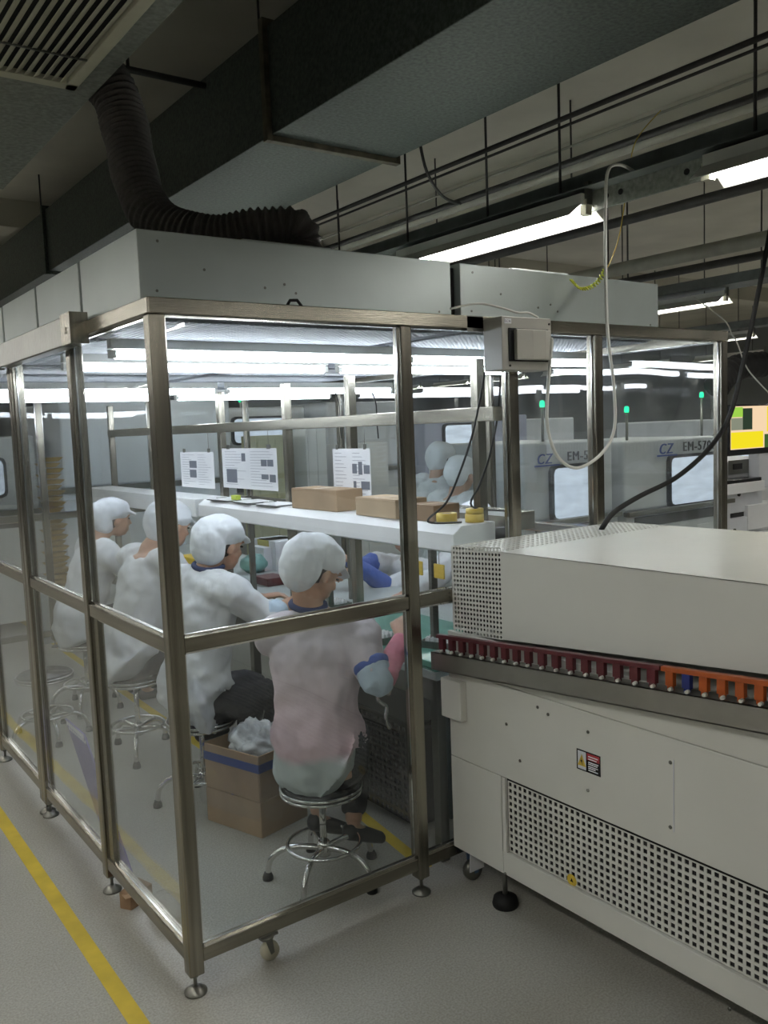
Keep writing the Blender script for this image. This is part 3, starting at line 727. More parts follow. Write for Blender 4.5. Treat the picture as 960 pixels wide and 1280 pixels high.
    for s_ in (-1, 1): mb.ell(H+hl*s_*.056+hf*.044+hu*.044, hf*.028, hl*.014, hu*.020, 10, 8)
    organic(mb, 'hair', hair_m, t, voxel, 2, .006, .02)
    if hat:
        mb = MB(); mb.ell(H+hu*.050-hf*.026, (hf+hu*.15)*.120, hl*.100, (hu-hf*.2)*.080, 24, 16)
        mb.ell(H-hu*.002-hf*.078, (hf*.9+hu*.2)*.082, hl*.090, (hu-hf*.25)*.108, 20, 14); mb.ell(H-hu*.045-hf*.078, hf*.05, hl*.068, hu*.06, 16, 10)
        if visor: mb.ell(H+hu*.042+hf*.085, (hf*.93-hu*.36)*.058, hl*.068, (hu+hf*.36)*.010, 18, 10)
        organic(mb, 'cap', cap_col, t, voxel*.8, 3, .014, .06)
    # coat
    mb = MB(); cw = J.get('cw', (1, 1))[0] if 'cw' in J else 1
    hemc = hem if hem else pel-V((0, 0, .09)); hemc = V(hemc)
    limb(mb, [hemc, pel+V((0, 0, .03)), pel.lerp(ch, .45), pel.lerp(ch, .8), ch+V((0, 0, .005)), nk-V((0, 0, .012))],
         [hemr, (.185, .155), (.160, .128), (.178, .130), (.155, .098), (.072, .066)], lat=lat, n=22, k=4)
    organic_sl = []
    for s_, c in ((-1, 'L'), (1, 'R')):
        sh, el, wr = J['sh'+c], J['el'+c], J['wr'+c]; end = el.lerp(wr, J_len(J, c))
        pts = [ch.lerp(sh, .5), sh+V((0, 0, .004)), sh.lerp(el, .5)]; rr = [(.085, .085), (.078, .076), (.068, .066)]
        if J_len(J, c) > 0: pts += [el, end]; rr += [(.060, .058), (.052, .05)]
        else: pts += [sh.lerp(el, .85)]; rr += [(.062, .06)]
        limb(mb, pts, rr, n=16, k=4)
    organic(mb, 'coat', coat, t, voxel*1.15, 4, .032, .085)
    if collar:
        mb = MB(); mb.tube([nk+V((math.cos(a*PI/10)*.062, math.sin(a*PI/10)*.062, .005+.012*math.sin(a*PI/10))) for a in range(20)], .012, 8, True); mb.build('collar', collar, t)
    for c in 'LR':
        sh, el, wr = J['sh'+c], J['el'+c], J['wr'+c]
        if sleeve and c in sleeve:
            for (nm, a, b, r0, r1, m) in sleeve[c]:
                def pos(u): return sh.lerp(el, u) if u <= 1 else el.lerp(wr, u-1)
                mb = MB(); us = [a, (a+b)/2, b]
                limb(mb, [pos(u) for u in us], [(r0, r0), ((r0+r1)/2*1.04, (r0+r1)/2), (r1, r1)], n=16, k=4)
                organic(mb, nm, m, t, voxel, 2, .01, .04)
    if legs:
        mb = MB(); limb(mb, [pel-V((0, 0, .02)), pel-V((0, 0, .05))+F*.04], [(.16, .12), (.15, .12)], lat=lat, n=16, k=3)
        for c in 'LR':
            hp, kn, an = J['hip'+c], J['kn'+c], J['an'+c]
            limb(mb, [hp, hp.lerp(kn, .5), kn, kn.lerp(an, .5), kn.lerp(an, .9)], [(.092, .09), (.08, .08), (.063, .063), (.056, .056), (.048, .048)], n=14, k=3)
        organic(mb, 'trousers', fabric_b, t, voxel*1.2, 3, .012, .05)
        for c in 'LR':
            an = J['an'+c]; fd = V(J.get('fd'+c, F)); mb = MB()
            limb(mb, [an-fd*.035-V((0, 0, .042)), an+fd*.05-V((0, 0, .048)), an+fd*.15-V((0, 0, .056))], [(.04, .034), (.044, .03), (.034, .022)], n=12, k=3)
            organic(mb, 'shoe', shoes or black, t, voxel, 2)
    return t
def J_len(J, c): return J['len'+c].x if ('len'+c) in J else .6
def seated(px, py, seat, yaw, head, neck, shw=.17, **kw):
    """joints of a seated figure; keyword joints override"""
    F = V((math.cos(yaw), math.sin(yaw), 0)); R = V((math.sin(yaw), -math.cos(yaw), 0))
    pel = V((px, py, seat+.10)); nk = V(neck); J = dict(pel=pel, neck=nk, head=V(head))
    J['shR'] = nk-V((0, 0, .06))+R*shw; J['shL'] = nk-V((0, 0, .06))-R*shw
    for c, s_ in (('R', 1), ('L', -1)):
        J['hip'+c] = pel+R*s_*.085-V((0, 0, .02)); J['kn'+c] = pel+R*s_*.10+F*.40-V((0, 0, .0)); J['an'+c] = V((J['kn'+c].x, J['kn'+c].y, .075))-F*.05
        J['el'+c] = J['sh'+c]-V((0, 0, .22))+F*.10; J['wr'+c] = J['el'+c]+F*.22+V((0, 0, .06))
    J.update(kw); return J
# worker 1 -- pink smock
y1 = math.radians(40)
J1 = seated(.655, .315, .355, y1, head=(.722, .388, 1.135), neck=(.672, .376, 1.01), shw=.165,
    shR=(.785, .243, .925), shL=(.585, .49, .895), elR=(.785, .10, .755), wrR=(.972, .20, .875), elL=(.76, .66, .80), wrL=(.95, .63, .835),
    hdR=(.35, .75, .45), pnR=(.5, .2, -.8), hdL=(.9, .1, -.15), lenR=(0, 0, 0), lenL=(.5, 0, 0),
    knR=(.93, .50, .44), anR=(.80, .33, .165), knL=(.83, .62, .44), anL=(.70, .42, .20), fdR=(.8, -.05, -.3), fdL=(.8, -.1, -.3))
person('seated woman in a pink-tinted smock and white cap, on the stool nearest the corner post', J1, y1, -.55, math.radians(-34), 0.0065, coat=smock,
    sleeve={'R': [('armband', .62, .74, .067, .067, blue_c), ('cuff', .70, 1.12, .066, .056, coat_bl), ('oversleeve', 1.10, 1.92, .050, .036, pink_s)],
            'L': [('oversleeve', 1.4, 1.95, .052, .036, pink_s)]}, hem=(.675, .305, .45), hemr=(.205, .18), collar=navy)
y2 = math.radians(12)
J2 = seated(.555, 1.19, .40, y2, head=(.715, 1.165, 1.165), neck=(.64, 1.16, 1.075), shw=.18,
    shR=(.66, .985, .985), shL=(.59, 1.34, .985), elR=(.80, .93, .86), wrR=(1.0, 1.02, .90), elL=(.80, 1.42, .85), wrL=(1.0, 1.36, .86), lenR=(.25, 0, 0), hdR=(.9, .2, -.2),
    knR=(.90, 1.08, .46), knL=(.90, 1.30, .46), anR=(.84, 1.06, .10), anL=(.82, 1.3, .10))
person('seated worker in white coat and peaked cap leaning over the bench behind the corner post', J2, y2, -.25, 0, .007,
    sleeve={'R': [('cuff', .85, 1.35, .062, .056, coat_bl)]}, hem=(.60, 1.16, .52), collar=navy)
y3 = math.radians(10)
J3 = seated(.555, 2.0, .43, y3, head=(.80, 1.94, 1.19), neck=(.68, 1.95, 1.075), shw=.18, elR=(.82, 1.74, .84), wrR=(1.03, 1.82, .86),
    elL=(.80, 2.15, .84), wrL=(1.02, 2.1, .86))
person('seated worker in a white coat seen through the left panes, third in the row', J3, y3, -.3, 0, .009, hem=(.57, 1.98, .50))
J4 = seated(.60, 3.0, .43, 0, head=(.85, 2.98, 1.155), neck=(.73, 2.98, 1.03), shw=.18, elR=(.86, 2.80, .84), wrR=(1.05, 2.86, .86), elL=(.86, 3.16, .84), wrL=(1.05, 3.1, .86))
person('seated worker with a white peaked cap, fourth in the row, face in profile', J4, 0, -.1, 0, .010, hem=(.62, 3.0, .50))
# across the bench, facing the camera side
e5 = at(486, 735, x=2.0); w5 = at(436, 700, x=1.72)
J5 = seated(2.24, 1.62, .43, PI, head=at(506, 664, x=2.12), neck=at(511, 700, x=2.19), shw=.17, elR=(2.02, 1.84, .86), wrR=(1.82, 1.80, .84), elL=e5, wrL=w5, lenL=(.1, 0, 0), lenR=(.15, 0, 0))
person('worker in a white coat with blue sleeves reaching across the bench from its far side', J5, PI, -.35, 0, .009,
    sleeve={'L': [('oversleeve', 1.12, 1.98, .060, .038, blue_c)], 'R': [('oversleeve', 1.12, 1.98, .060, .038, blue_c)]}, hem=(2.18, 1.62, .50))
h6 = at(590, 660, x=2.08); w6 = at(566, 738, z=.80)
J6 = seated(2.2, h6.y+.02, .43, PI+.15, head=h6, neck=(2.15, h6.y+.01, h6.z-.125), shw=.17, elR=(1.9, h6.y+.14, .84), wrR=(1.68, h6.y+.1, .80), elL=(1.86, .60, .84), wrL=w6, hdL=(-.9, .35, -.2))
person('worker on the far bench side, mostly hidden behind the white machine, bare hand out', J6, PI+.15, -.45, 0, .008, hem=(2.19, h6.y+.02, .50))
for k, (xy) in enumerate(((2.24, 1.62), (2.2, h6.y+.02))):
    o = dup(st0, (xy[0], xy[1], 0), ['chrome stool on the far bench side, farther in', 'chrome stool on the far bench side, behind the white machine'][k], 'chrome stools at the bench'); o.scale = (1, 1, 1.16)
# two standing workers behind the booth
def standing(x, y, yaw, hz, bend=.1):
    F = V((math.cos(yaw), math.sin(yaw), 0)); R = V((math.sin(yaw), -math.cos(yaw), 0)); P = V((x, y, 0))
    J = dict(pel=P+V((0, 0, .86*hz/1.6)), neck=P+F*bend+V((0, 0, hz-.24)), head=P+F*(bend+.08)+V((0, 0, hz-.11)))
    for c, s_ in (('R', 1), ('L', -1)):
        J['sh'+c] = J['neck']-V((0, 0, .06))+R*s_*.17; J['el'+c] = J['sh'+c]-V((0, 0, .25))+F*.08+R*s_*.03; J['wr'+c] = J['el'+c]+F*.08+V((0, 0, -.14))
        J['hip'+c] = J['pel']+R*s_*.085; J['kn'+c] = P+R*s_*.09+F*.03+V((0, 0, .46)); J['an'+c] = P+R*s_*.09+V((0, 0, .075))
    return J
a = at(540, 560, y=2.62); person('standing worker in white coat behind the booth, the farther of the pair', standing(a.x-.05, 2.62, .2, a.z+.02), .2, -.3, 0, .010, hem=(a.x-.05, 2.62, .62), visor=False)
a = at(566, 578, y=2.15); person('standing worker in white coat behind the booth, the nearer of the pair', standing(a.x-.06, 2.15, .2, a.z+.02), .2, -.3, 0, .010, hem=(a.x-.06, 2.15, .6), visor=False)

# ------------------------------------------------------------------ wave soldering machine, right foreground
MX = 1.0
M = thing('soldering_machine', 'big white soldering machine with perforated panels in the right foreground', 'machine', (MX, -.1, 0))
YF, YN = -.02, -2.7        # far and near end
core = MB().box(MX+.02, 1.93, YN, YF-.005, .17, .90); core.build('body', white_p, M)
MB().box(MX, MX+.02, -.275, YF, .135, .475).build('end_panel', white_p, M, .002)
MB().box(MX, MX+.02, YN, YF, .475+.002, .79).build('side_panel', white_p, M, .003)
MB().box(MX+.002, MX+.02, YN, YF, .792, .93).build('upper_panel', white_p, M, .002)
# perforated panel, recessed
PZ0, PZ1 = .215, .472
MB().box(MX, MX+.02, YN, -.277, .135, PZ0).build('lower_rail', white_p, M, .002)
MB().box(MX+.001, MX+.012, -.293, -.279, PZ0, PZ1+.003).build('panel_edge', white_p, M)
nz = 11; cell = (PZ1-PZ0-.010)/nz; ny = int((-.293-YN)/cell)
pp = perforated(MB(), (MX+.012, -.295, PZ0+.003), (0, -cell, 0), (0, 0, cell), ny, nz, .61, 4, .003, V((1, 0, 0))); pp.build('perforated_panel', white_p, M)
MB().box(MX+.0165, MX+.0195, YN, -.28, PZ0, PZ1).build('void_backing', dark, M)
# access cover outline: thin vertical seam and screws
def onm(px, py, off=0): return at(px, py, x=MX+off)
a = onm(842, 950); b = onm(842, 1040)
MB().box(MX-.0012, MX+.001, a.y-.0015, a.y+.0015, b.z, a.z).build('seam', grey_p, M)
for (px, py) in ((633, 905), (735, 915), (650, 951), (735, 988), (838, 953), (838, 1034), (752, 1163), (912, 1261), (632, 1092), (685, 893), (672, 884)):
    q = onm(px, py); MB().lathe([(.0015, -.0025), (.005, -.002), (.0055, 0), (.0055, .001)], (MX, q.y, q.z), 10, 'x').build('screw', steel_d, M)
# warning label
a = onm(721, 935); b = onm(751, 968); y0, y1_, z1_, z0_ = a.y, b.y, a.z, onm(721, 960).z
lb = MB().box(MX-.0012, MX, y1_, y0, z0_, z1_).build('warning_label', blackg, M, label='black and red electrical warning label with a yellow triangle')
W_ = y1_-y0; Hh = z1_-z0_
MB().box(MX-.0016, MX-.0012, y0+W_*.40, y0+W_*.05, z0_+Hh*.06, z1_-Hh*.06).build('label_field', grey_p, lb)
tr = MB(); yc = y0+W_*.225
tr.prism([(yc-.016, z0_+Hh*.22), (yc+.016, z0_+Hh*.22), (yc, z0_+Hh*.80)], 'x', MX-.002, MX-.0016); tr.build('warning_triangle', yellow, lb)
tr = MB(); tr.prism([(yc+.004, z0_+Hh*.62), (yc-.004, z0_+Hh*.45), (yc, z0_+Hh*.45), (yc-.004, z0_+Hh*.27), (yc+.006, z0_+Hh*.49), (yc+.001, z0_+Hh*.49)], 'x', MX-.0023, MX-.002); tr.build('lightning_bolt', black, lb)
MB().box(MX-.0016, MX-.0012, y0+W_*.96, y0+W_*.44, z1_-Hh*.38, z1_-Hh*.06).build('red_field', mat('label_red', (.35, .02, .03), .5), lb)
tl = MB()
for k, (u0, u1, v) in enumerate(((.5, .9, .2), (.5, .85, .32), (.5, .92, .48), (.5, .88, .57), (.5, .9, .68), (.5, .8, .77), (.5, .9, .87))):
    tl.box(MX-.0019, MX-.0016, y0+W_*u1, y0+W_*u0, z1_-Hh*(v+.025), z1_-Hh*(v-.025))
tl.build('label_text', paper, lb)
q = onm(712, 1116); q.z = PZ0+.016; sk = MB().lathe([(.019, -.0008), (.019, .0)], (MX+.0115, q.y, q.z), 20, 'x').build('yellow_sticker', yellow, M)
MB().prism([(q.y-.006, q.z-.005), (q.y+.006, q.z-.005), (q.y, q.z+.007)], 'x', MX+.0102, MX+.0106).build('sticker_mark', black, sk)
# end junction block
MB().box(MX-.03, MX+.0, -.115, YF+.01, .625, .765).build('end_block', white_p, M, .003)
MB().box(MX-.0, MX+.03, YF, YF+.01, .625, .765).build('end_block', white_p, M, .002)
# feet and caster
for (x, y) in ((MX+.03, -.25), (1.88, -.25), (MX+.03, -2.3)):
    f = MB().lathe([(.009, .03), (.009, .17)], (x, y, 0), 10).build('levelling_foot', steel_d, M)
    MB().lathe([(.043, 0), (.045, .008), (.04, .03), (.02, .04), (.012, .043)], (x, y, 0), 24).build('foot_pad', black, f)
x, y = 1.06, -.05; c = MB().box(x-.03, x+.03, y-.03, y+.03, .165, .172)
for s_ in (-1, 1): c.prism([(x-.02, .165), (x+.02, .165), (x+.012, .03), (x-.004, .03)], 'y', y+s_*.018-.002, y+s_*.018+.002)
c = c.build('caster', mat('caster_blue_steel', (.12, .2, .32), .4, .4), M)
MB().lathe([(.008, -.014), (.036, -.013), (.038, 0), (.036, .013), (.008, .014)], (x, y, .038), 20, 'y').build('wheel', steel_d, c)
MB().prism([(x-.034, .045), (x+.034, .045), (x+.03, .115), (x-.03, .115)], 'y', y-.026, y-.022).build('caster_label', white_w, c)
# hood
hd = MB(); HX0, HX1 = 1.03, 1.93
zt = lambda y: 1.228+.008*(YF-y)
zb = lambda y: .915+.085*(YF-y)
NP = -.275   # end of perforated part
hd.hexa([(HX0, YN, zb(YN)), (HX0+.002, YN, zb(YN)), (HX0+.002, NP, zb(NP)), (HX0, NP, zb(NP)), (HX0, YN, zt(YN)), (HX0+.002, YN, zt(YN)), (HX0+.002, NP, zt(NP)), (HX0, NP, zt(NP))])
hd.build('hood_side', white_p, M)
hd = MB(); hd.hexa([(HX0, YN, zt(YN)-.002), (HX1, YN, zt(YN)-.002), (HX1, NP, zt(NP)-.002), (HX0, NP, zt(NP)-.002), (HX0, YN, zt(YN)), (HX1, YN, zt(YN)), (HX1, NP, zt(NP)), (HX0, NP, zt(NP))]); hd.build('hood_top', white_p, M)
MB().box(HX1-.002, HX1, YN, YF, .93, zt(YN)-.02).build('hood_side', white_p, M)
# perforated end: side and top strips with round holes
c_ = .0163; ny = 15; nz = 19
mb = MB(); o_ = V((HX0, YF-.006, zb(YF)+.004))
u_ = V((0, -c_, .0010)); perforated(mb, o_, u_, V((0, 0, .0163)), ny, nz, .66, 8, .002, V((1, 0, 0)))
mb.add([(HX0, YF, zb(YF)), (HX0, YF-.006, zb(YF)), (HX0, YF-.006, zt(YF)), (HX0, YF, zt(YF))], [(0, 1, 2, 3)])
mb.add([(HX0, YF-.006-ny*c_, zb(NP)), (HX0, NP, zb(NP)), (HX0, NP, zt(NP)), (HX0, YF-.006-ny*c_, zt(NP))], [(0, 1, 2, 3)])
mb.build('perforated_side', white_p, M)
mb = MB(); nx = 38; cx_ = (HX1-HX0)/nx; perforated(mb, (HX0, YF-.004, zt(YF)-.001), (cx_, 0, 0), (0, -(YF-.004-NP)/11, 0), nx, 11, .62, 8, .002, V((0, 0, -1)))
mb.box(HX0, HX1, YF-.004, YF, zt(YF)-.002, zt(YF)); mb.build('perforated_top', white_p, M)
MB().box(HX0, HX1, YF-.001, YF+.001, .93, 1.227).build('hood_end', white_p, M)
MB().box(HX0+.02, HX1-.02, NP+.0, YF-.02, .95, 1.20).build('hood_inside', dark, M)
# conveyor rail (inclined) and its resin fingers
RX = .955
rz0 = lambda y: .79+.082*(.01-y); rz1 = lambda y: .855+.082*(.01-y)
rail = MB(); ya, yb = .02, -2.7
for (xa, xb, lo, hi) in ((RX, RX+.004, rz0, rz1), (RX, RX+.05, lambda y: rz1(y)-.003, rz1), (RX, RX+.05, rz0, lambda y: rz0(y)+.003)):
    rail.hexa([(xa, yb, lo(yb)), (xb, yb, lo(yb)), (xb, ya, lo(ya)), (xa, ya, lo(ya)), (xa, yb, hi(yb)), (xb, yb, hi(yb)), (xb, ya, hi(ya)), (xa, ya, hi(ya))])
rail.build('conveyor_rail', mat('rail_steel', (.34, .33, .30), .38, .85, .14, 5, .08, 30), M)
# comb blocks: maroon first, orange after
def comb(y0, y1, m, nteeth, lab):
    mb = MB(); x0, x1 = RX+.012, RX+.030
    top = lambda y: rz1(y)+.062; mid = lambda y: rz1(y)+.048
    mb.hexa([(x0, y1, mid(y1)), (x1, y1, mid(y1)), (x1, y0, mid(y0)), (x0, y0, mid(y0)), (x0, y1, top(y1)), (x1, y1, top(y1)), (x1, y0, top(y0)), (x0, y0, top(y0))])
    c = mb.build('finger_bar', m, M, .002, lab); p = (y0-y1)/nteeth
    for k in range(nteeth):
        y = y0-p*(k+.5); w = p*.24; mm = m
        if m is orange and k == 1: mm = bluep
        q = MB().box(x0+.001, x1-.001, y-w, y+w, rz1(y)+.010, mid(y)+.002); q.box(x0+.004, x1-.004, y-w*.7, y+w*.7, rz1(y)-.004, rz1(y)+.012)
        q.build('finger', mm, c, .0015)
    for k in range(nteeth):
        y = y0-p*(k+1.0)+p*.28; q = MB().lathe([(.0045, -.012), (.0055, -.006), (.0055, 0), (.003, .002)], (x0-.002, y, rz1(y)+.006), 10, 'x'); q.build('roller_pin', wireg, c)
yo = at(822, 835, x=RX).y
ym = (0.0+yo)/2
comb(.005, ym, maroon, 9, 'maroon resin comb bar'); comb(ym-.003, yo+.003, maroon, 8, 'maroon resin comb bar')
y2_ = at(957, 860, x=RX).y; comb(yo, y2_, orange, 6, 'orange resin comb bar'); comb(y2_-.004, y2_-.5, orange, 6, 'orange resin comb bar')

# ------------------------------------------------------------------ controller box on the booth front
K = thing('controller_box', 'grey controller box with a bulging cover fixed to the booth top rail', 'control box', (1.32, -.1, 1.84))
KX0, KX1, KZ0, KZ1 = 1.205, 1.452, 1.835, 2.02
MB().box(KX0, KX1, -.12, -.026, KZ0, KZ1).build('body', box_p, K, .003)
MB().box(KX0+.03, KX1-.02, -.124, -.12, KZ0+.03, KZ1-.04).build('recess', blackg, K)
pr = [(KX0+.055, -.122), (KX0+.05, -.142), (KX0+.12, -.152), (KX1-.06, -.150), (KX1-.02, -.138), (KX1-.02, -.122)]
MB().prism(pr, 'z', KZ0+.035, KZ1-.045).build('cover', box_p, K, .003)
MB().box(KX0+.012, KX0+.045, -.1215, -.12, KZ1-.025, KZ1-.008).build('name_plate', paper, K)
def text_mesh(s, size, name, m, parent, origin, xdir, zdir, ext=.0006):
    cu = bpy.data.curves.new('t', 'FONT'); cu.body = s; cu.size = size; cu.extrude = ext; cu.space_character = 1.2
    to = bpy.data.objects.new('t', cu); COL.objects.link(to); bpy.context.view_layer.update()
    me = bpy.data.meshes.new_from_object(to.evaluated_get(bpy.context.evaluated_depsgraph_get()))
    bpy.data.objects.remove(to); me.materials.clear(); me.materials.append(m)
    xd = V(xdir).normalized(); zd = V(zdir).normalized(); nd = xd.cross(zd)
    o_ = V(origin)
    for v in me.vertices: p = v.co.copy(); v.co = o_+xd*p.x+zd*p.y+nd*p.z
    o = bpy.data.objects.new(name, me); COL.objects.link(o); o.parent = parent; o.matrix_parent_inverse = MW(parent).inverted(); return o
text_mesh('ECH', .013, 'plate_text', ink, K, (KX0+.014, -.1217, KZ1-.021), (1, 0, 0), (0, 0, 1))
for (x, z) in ((KX0+.035, KZ0+.015), (KX1-.01, KZ0+.015), (KX1-.012, KZ1-.02)):
    MB().lathe([(.004, -.003), (.004, 0)], (x, -.12, z), 8, 'y').build('screw', black, K)
MB().box(KX0-.075, KX0, -.026, -.024, 1.975, 2.03).build('mount_plate', steel_d, K)
cb_ = MB().tube(smooth_path([(1.06, -.02, 2.05), (1.18, -.03, 2.072), (1.27, -.05, 2.06), (1.34, -.06, 2.045), (1.42, -.04, 2.05), (1.50, -.01, 2.04)]), .004, 6)
tag(cb_.build('thin_cable', wireg), 'thin pale cable arching over the controller box', 'cable')

# ------------------------------------------------------------------ cables
def cable(name, label, pts, r, m, n=8):
    return tag(MB().tube(smooth_path(pts, 6), r, n).build(name, m), label, 'cable')
P = lambda l, **k: [at(px, py, **k) for px, py in l]
cable('white_cable', 'white cable hanging from the cable tray in a loop to the controller box',
      [(1.95, -.12, 2.60)]+P([(775, 206), (760, 214), (757, 260), (757, 340), (760, 420), (767, 480), (768, 535), (752, 567), (722, 585), (698, 572), (685, 538), (684, 500), (687, 460), (690, 425)], y=-.14)+[(1.455, -.10, 1.93)], .0062, wireg)
cable('black_cable', 'thick black cable sweeping down onto the white machine hood', [at(985, 150, y=-.13)]+P([(963, 285), (947, 370), (930, 450), (912, 520), (885, 562), (845, 597), (800, 620), (768, 640), (754, 658)], y=-.14)+[at(751, 665, y=-.12)], .0105, black)
cable('yellow_wire', 'thin yellow wire with a coiled green-yellow end hanging before the lamp', P([(826, 138), (795, 176), (785, 225), (775, 290), (765, 322), (756, 340)], y=-.05), .002, yellow, 6)
coil = []; pts = P([(756, 338), (748, 352), (736, 360), (724, 360), (714, 350)], y=-.05); sp = smooth_path(pts, 12)
for i, p_ in enumerate(sp): a = i*2.1; coil.append(p_+V((math.cos(a)*.007, math.sin(a)*.007, math.sin(a)*.007)))
tag(MB().tube(smooth_path(coil, 3), .003, 6).build('coiled_wire', mat('lime_wire', (.5, .55, .05), .5)), 'coiled lime wire end over the right roof unit', 'wire')
cable('black_cable', 'black cable inside the booth from the controller to the hood end', P([(606, 465), (600, 500), (590, 545), (575, 590), (558, 628)], y=.06)+[at(535, 652, y=.10), (1.22, .14, 1.283)], .004, black)
cable('black_cable', 'second black cable inside the booth left of the third front post', P([(626, 470), (622, 520), (612, 570), (600, 605), (590, 633)], y=.10)+[(1.56, .25, 1.29)], .004, black)
cable('grey_cable', 'thin grey cable at the right edge beside the black one', P([(868, 372), (905, 400), (915, 418)], y=.6)+P([(922, 430), (935, 462), (962, 492)], y=.6), .004, wireg)
for k, (px) in enumerate((424, 470)):
    cable('black_lead', ['black lead hanging behind the rack, left one', 'black lead hanging behind the rack, right one'][k], P([(px-5, 490), (px, 505), (px+1, 525), (px+3, 548)], x=1.45), .003, black)

# ------------------------------------------------------------------ overhead ducts
D1 = thing('air_duct', 'big dark galvanised duct running overhead along the booth', 'duct', (1.3, 0, 2.9))
dx0, dx1, dz0, dz1 = .965, 1.62, 2.9, 3.34
for (a, b) in ((-4.4, -2.4), (-2.4, 1.0), (1.0, 4.4), (4.4, 7.8), (7.8, 11.2)):
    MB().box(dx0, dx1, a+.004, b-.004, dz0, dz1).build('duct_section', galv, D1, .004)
for y in (-2.4, 1.0, 4.4, 7.8):
    f = MB()
    f.box(dx0-.025, dx0, y-.018, y+.018, dz0-.025, dz1+.03); f.box(dx1, dx1+.025, y-.018, y+.018, dz0-.025, dz1+.03)
    f.box(dx0, dx1, y-.018, y+.018, dz0-.025, dz0); f.box(dx0, dx1, y-.018, y+.018, dz1, dz1+.03)
    f.build('flange', mat('rusty_flange', (.10, .085, .06), .6, .4, .4, 20) if y == 1.0 else galv, D1, .002)
    for x in (dx0-.012, dx1+.012): MB().lathe([(.006, dz1), (.006, CZ)], (x, y+.03, 0), 6).build('hanger_rod', pipe_m, D1)
D2 = thing('air_duct', 'upper left galvanised duct with a cream grille underneath', 'duct', (-.4, 0, 2.9))
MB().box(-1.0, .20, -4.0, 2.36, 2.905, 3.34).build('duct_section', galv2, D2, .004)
MB().box(-1.02, .22, -.9, -.86, 2.895, 3.36).build('flange', galv, D2)
MB().box(-.10, .0, 2.36, 2.40, 2.9, 3.2).build('end_plate', galv, D2)
gx0, gx1, gy0, gy1 = -.62, .115, -.55, .89
fr = MB().box(gx0, gx1, gy1-.05, gy1, 2.885, 2.905); fr.box(gx0, gx1, gy0, gy0+.05, 2.885, 2.905); fr.box(gx0, gx0+.04, gy0, gy1, 2.885, 2.905); fr.box(gx1-.04, gx1, gy0, gy1, 2.885, 2.905)
gr = fr.build('grille_frame', cream, D2, .002)
MB().box(gx0+.04, gx1-.04, gy0+.05, gy1-.05, 2.9035, 2.9045).build('grille_void', dark, gr)
n = 22; stp = (gx1-gx0-.08)/n
for k in range(n):
    x = gx0+.04+stp*(k+.5)
    MB().obox((x, (gy0+gy1)/2, 2.893), (stp*.36, 0, .006), (0, (gy1-gy0)/2-.05, 0), (.0, 0, .0012)).build('slat', cream, gr)
for y in (.62, .1, -.3): MB().box(gx0+.04, gx1-.04, y-.004, y+.004, 2.884, 2.889).build('crossbar', steel_d, gr)
for (x, y) in ((.05, 2.34), (-.9, 2.3)): MB().lathe([(.006, 3.34), (.006, CZ)], (x, y, 0), 6).build('hanger_rod', pipe_m, D2)
# flexible hose
hp_ = smooth_path([(.24, 1.02, 3.03), (.295, .98, 2.93), (.31, .93, 2.78), (.30, .84, 2.60), (.31, .74, 2.45), (.38, .63, 2.37), (.47, .53, 2.345), (.58, .43, 2.36), (.68, .37, 2.36), (.71, .365, 2.31), (.70, .36, 2.26)], 16)
mb = MB(); R_ = []
dist = 0
for i, p_ in enumerate(hp_):
    if i: dist += (p_-hp_[i-1]).length
    R_.append((.086-.016*min(1, i/len(hp_)*1.4))*(1+.10*math.sin(dist*2*PI/.021)))
# resample finely so the corrugations show
fine = []; Rf = []; dist = 0
for i in range(len(hp_)-1):
    for j in range(4):
        t_ = j/4; p_ = hp_[i].lerp(hp_[i+1], t_); 
        if fine: dist += (p_-fine[-1]).length
        fine.append(p_); u = (i+t_)/len(hp_)
        Rf.append((.088-.020*min(1, u*1.5))*(1+.085*math.sin(dist*2*PI/.024)+.03*math.sin(dist*31)))
H_ = thing('flexible_hose', 'black corrugated hose dropping from the left duct onto the booth roof', 'hose', (.68, .36, 2.27))
MB().tube(fine, Rf, 20).build('corrugated_tube', mat('black_hose', (.075, .066, .062), .6, 0, .2, 30, .3, 60), H_)
MB().lathe([(.075, .0), (.075, .03), (.068, .035)], (.70, .36, 2.255), 20).build('end_collar', steel_d, H_)

# ------------------------------------------------------------------ cable trays, pipes, lamps
def rods(tray, x, ys, z0, r=.006):
    for y in ys: MB().lathe([(r, z0), (r, CZ)], (x, y, 0), 6).build('threaded_rod', pipe_m, tray)
T1 = thing('cable_tray', 'dark steel channel hung from rods above the nearest hall lamps', 'cable tray', (1.95, 0, 2.6))
MB().box(1.95, 1.955, -5, 12, 2.585, 2.665).build('channel_side', tray_m, T1)
MB().box(1.86, 2.16, -5, 12, 2.580, 2.585).build('channel_base', tray_m, T1)
MB().box(2.16, 2.165, -5, 12, 2.585, 2.665).build('channel_side', tray_m, T1)
MB().box(1.94, 1.95, -5, 12, 2.50, 2.58).build('lamp_carrier', galv2, T1)
for y in (-.35, -.05, .02, -.42): MB().lathe([(.012, -.001), (.012, .001)], (1.939, y, 2.545), 10, 'x').build('bolt', black, T1)
rods(T1, 1.945, [-2.4, -.615, .27, .72, 1.33, 1.98, 3.0, 4.2, 5.5, 7, 9], 2.6)
def pipe(name, label, a, b, r, m, cat='pipe'): return tag(MB().tube([a, b], r, 10).build(name, m), label, cat)
z_ = at(480, 241, x=1.93).z
pipe('steel_pipe', 'upper dark pipe clamped to the rods above the nearest tray', (1.925, -5, z_+.0), (1.925, 12, z_), .011, pipe_m)
pipe('steel_pipe', 'thinner dark pipe just under the upper one', (1.93, -5, z_-.03), (1.93, 12, z_-.03), .006, pipe_m)
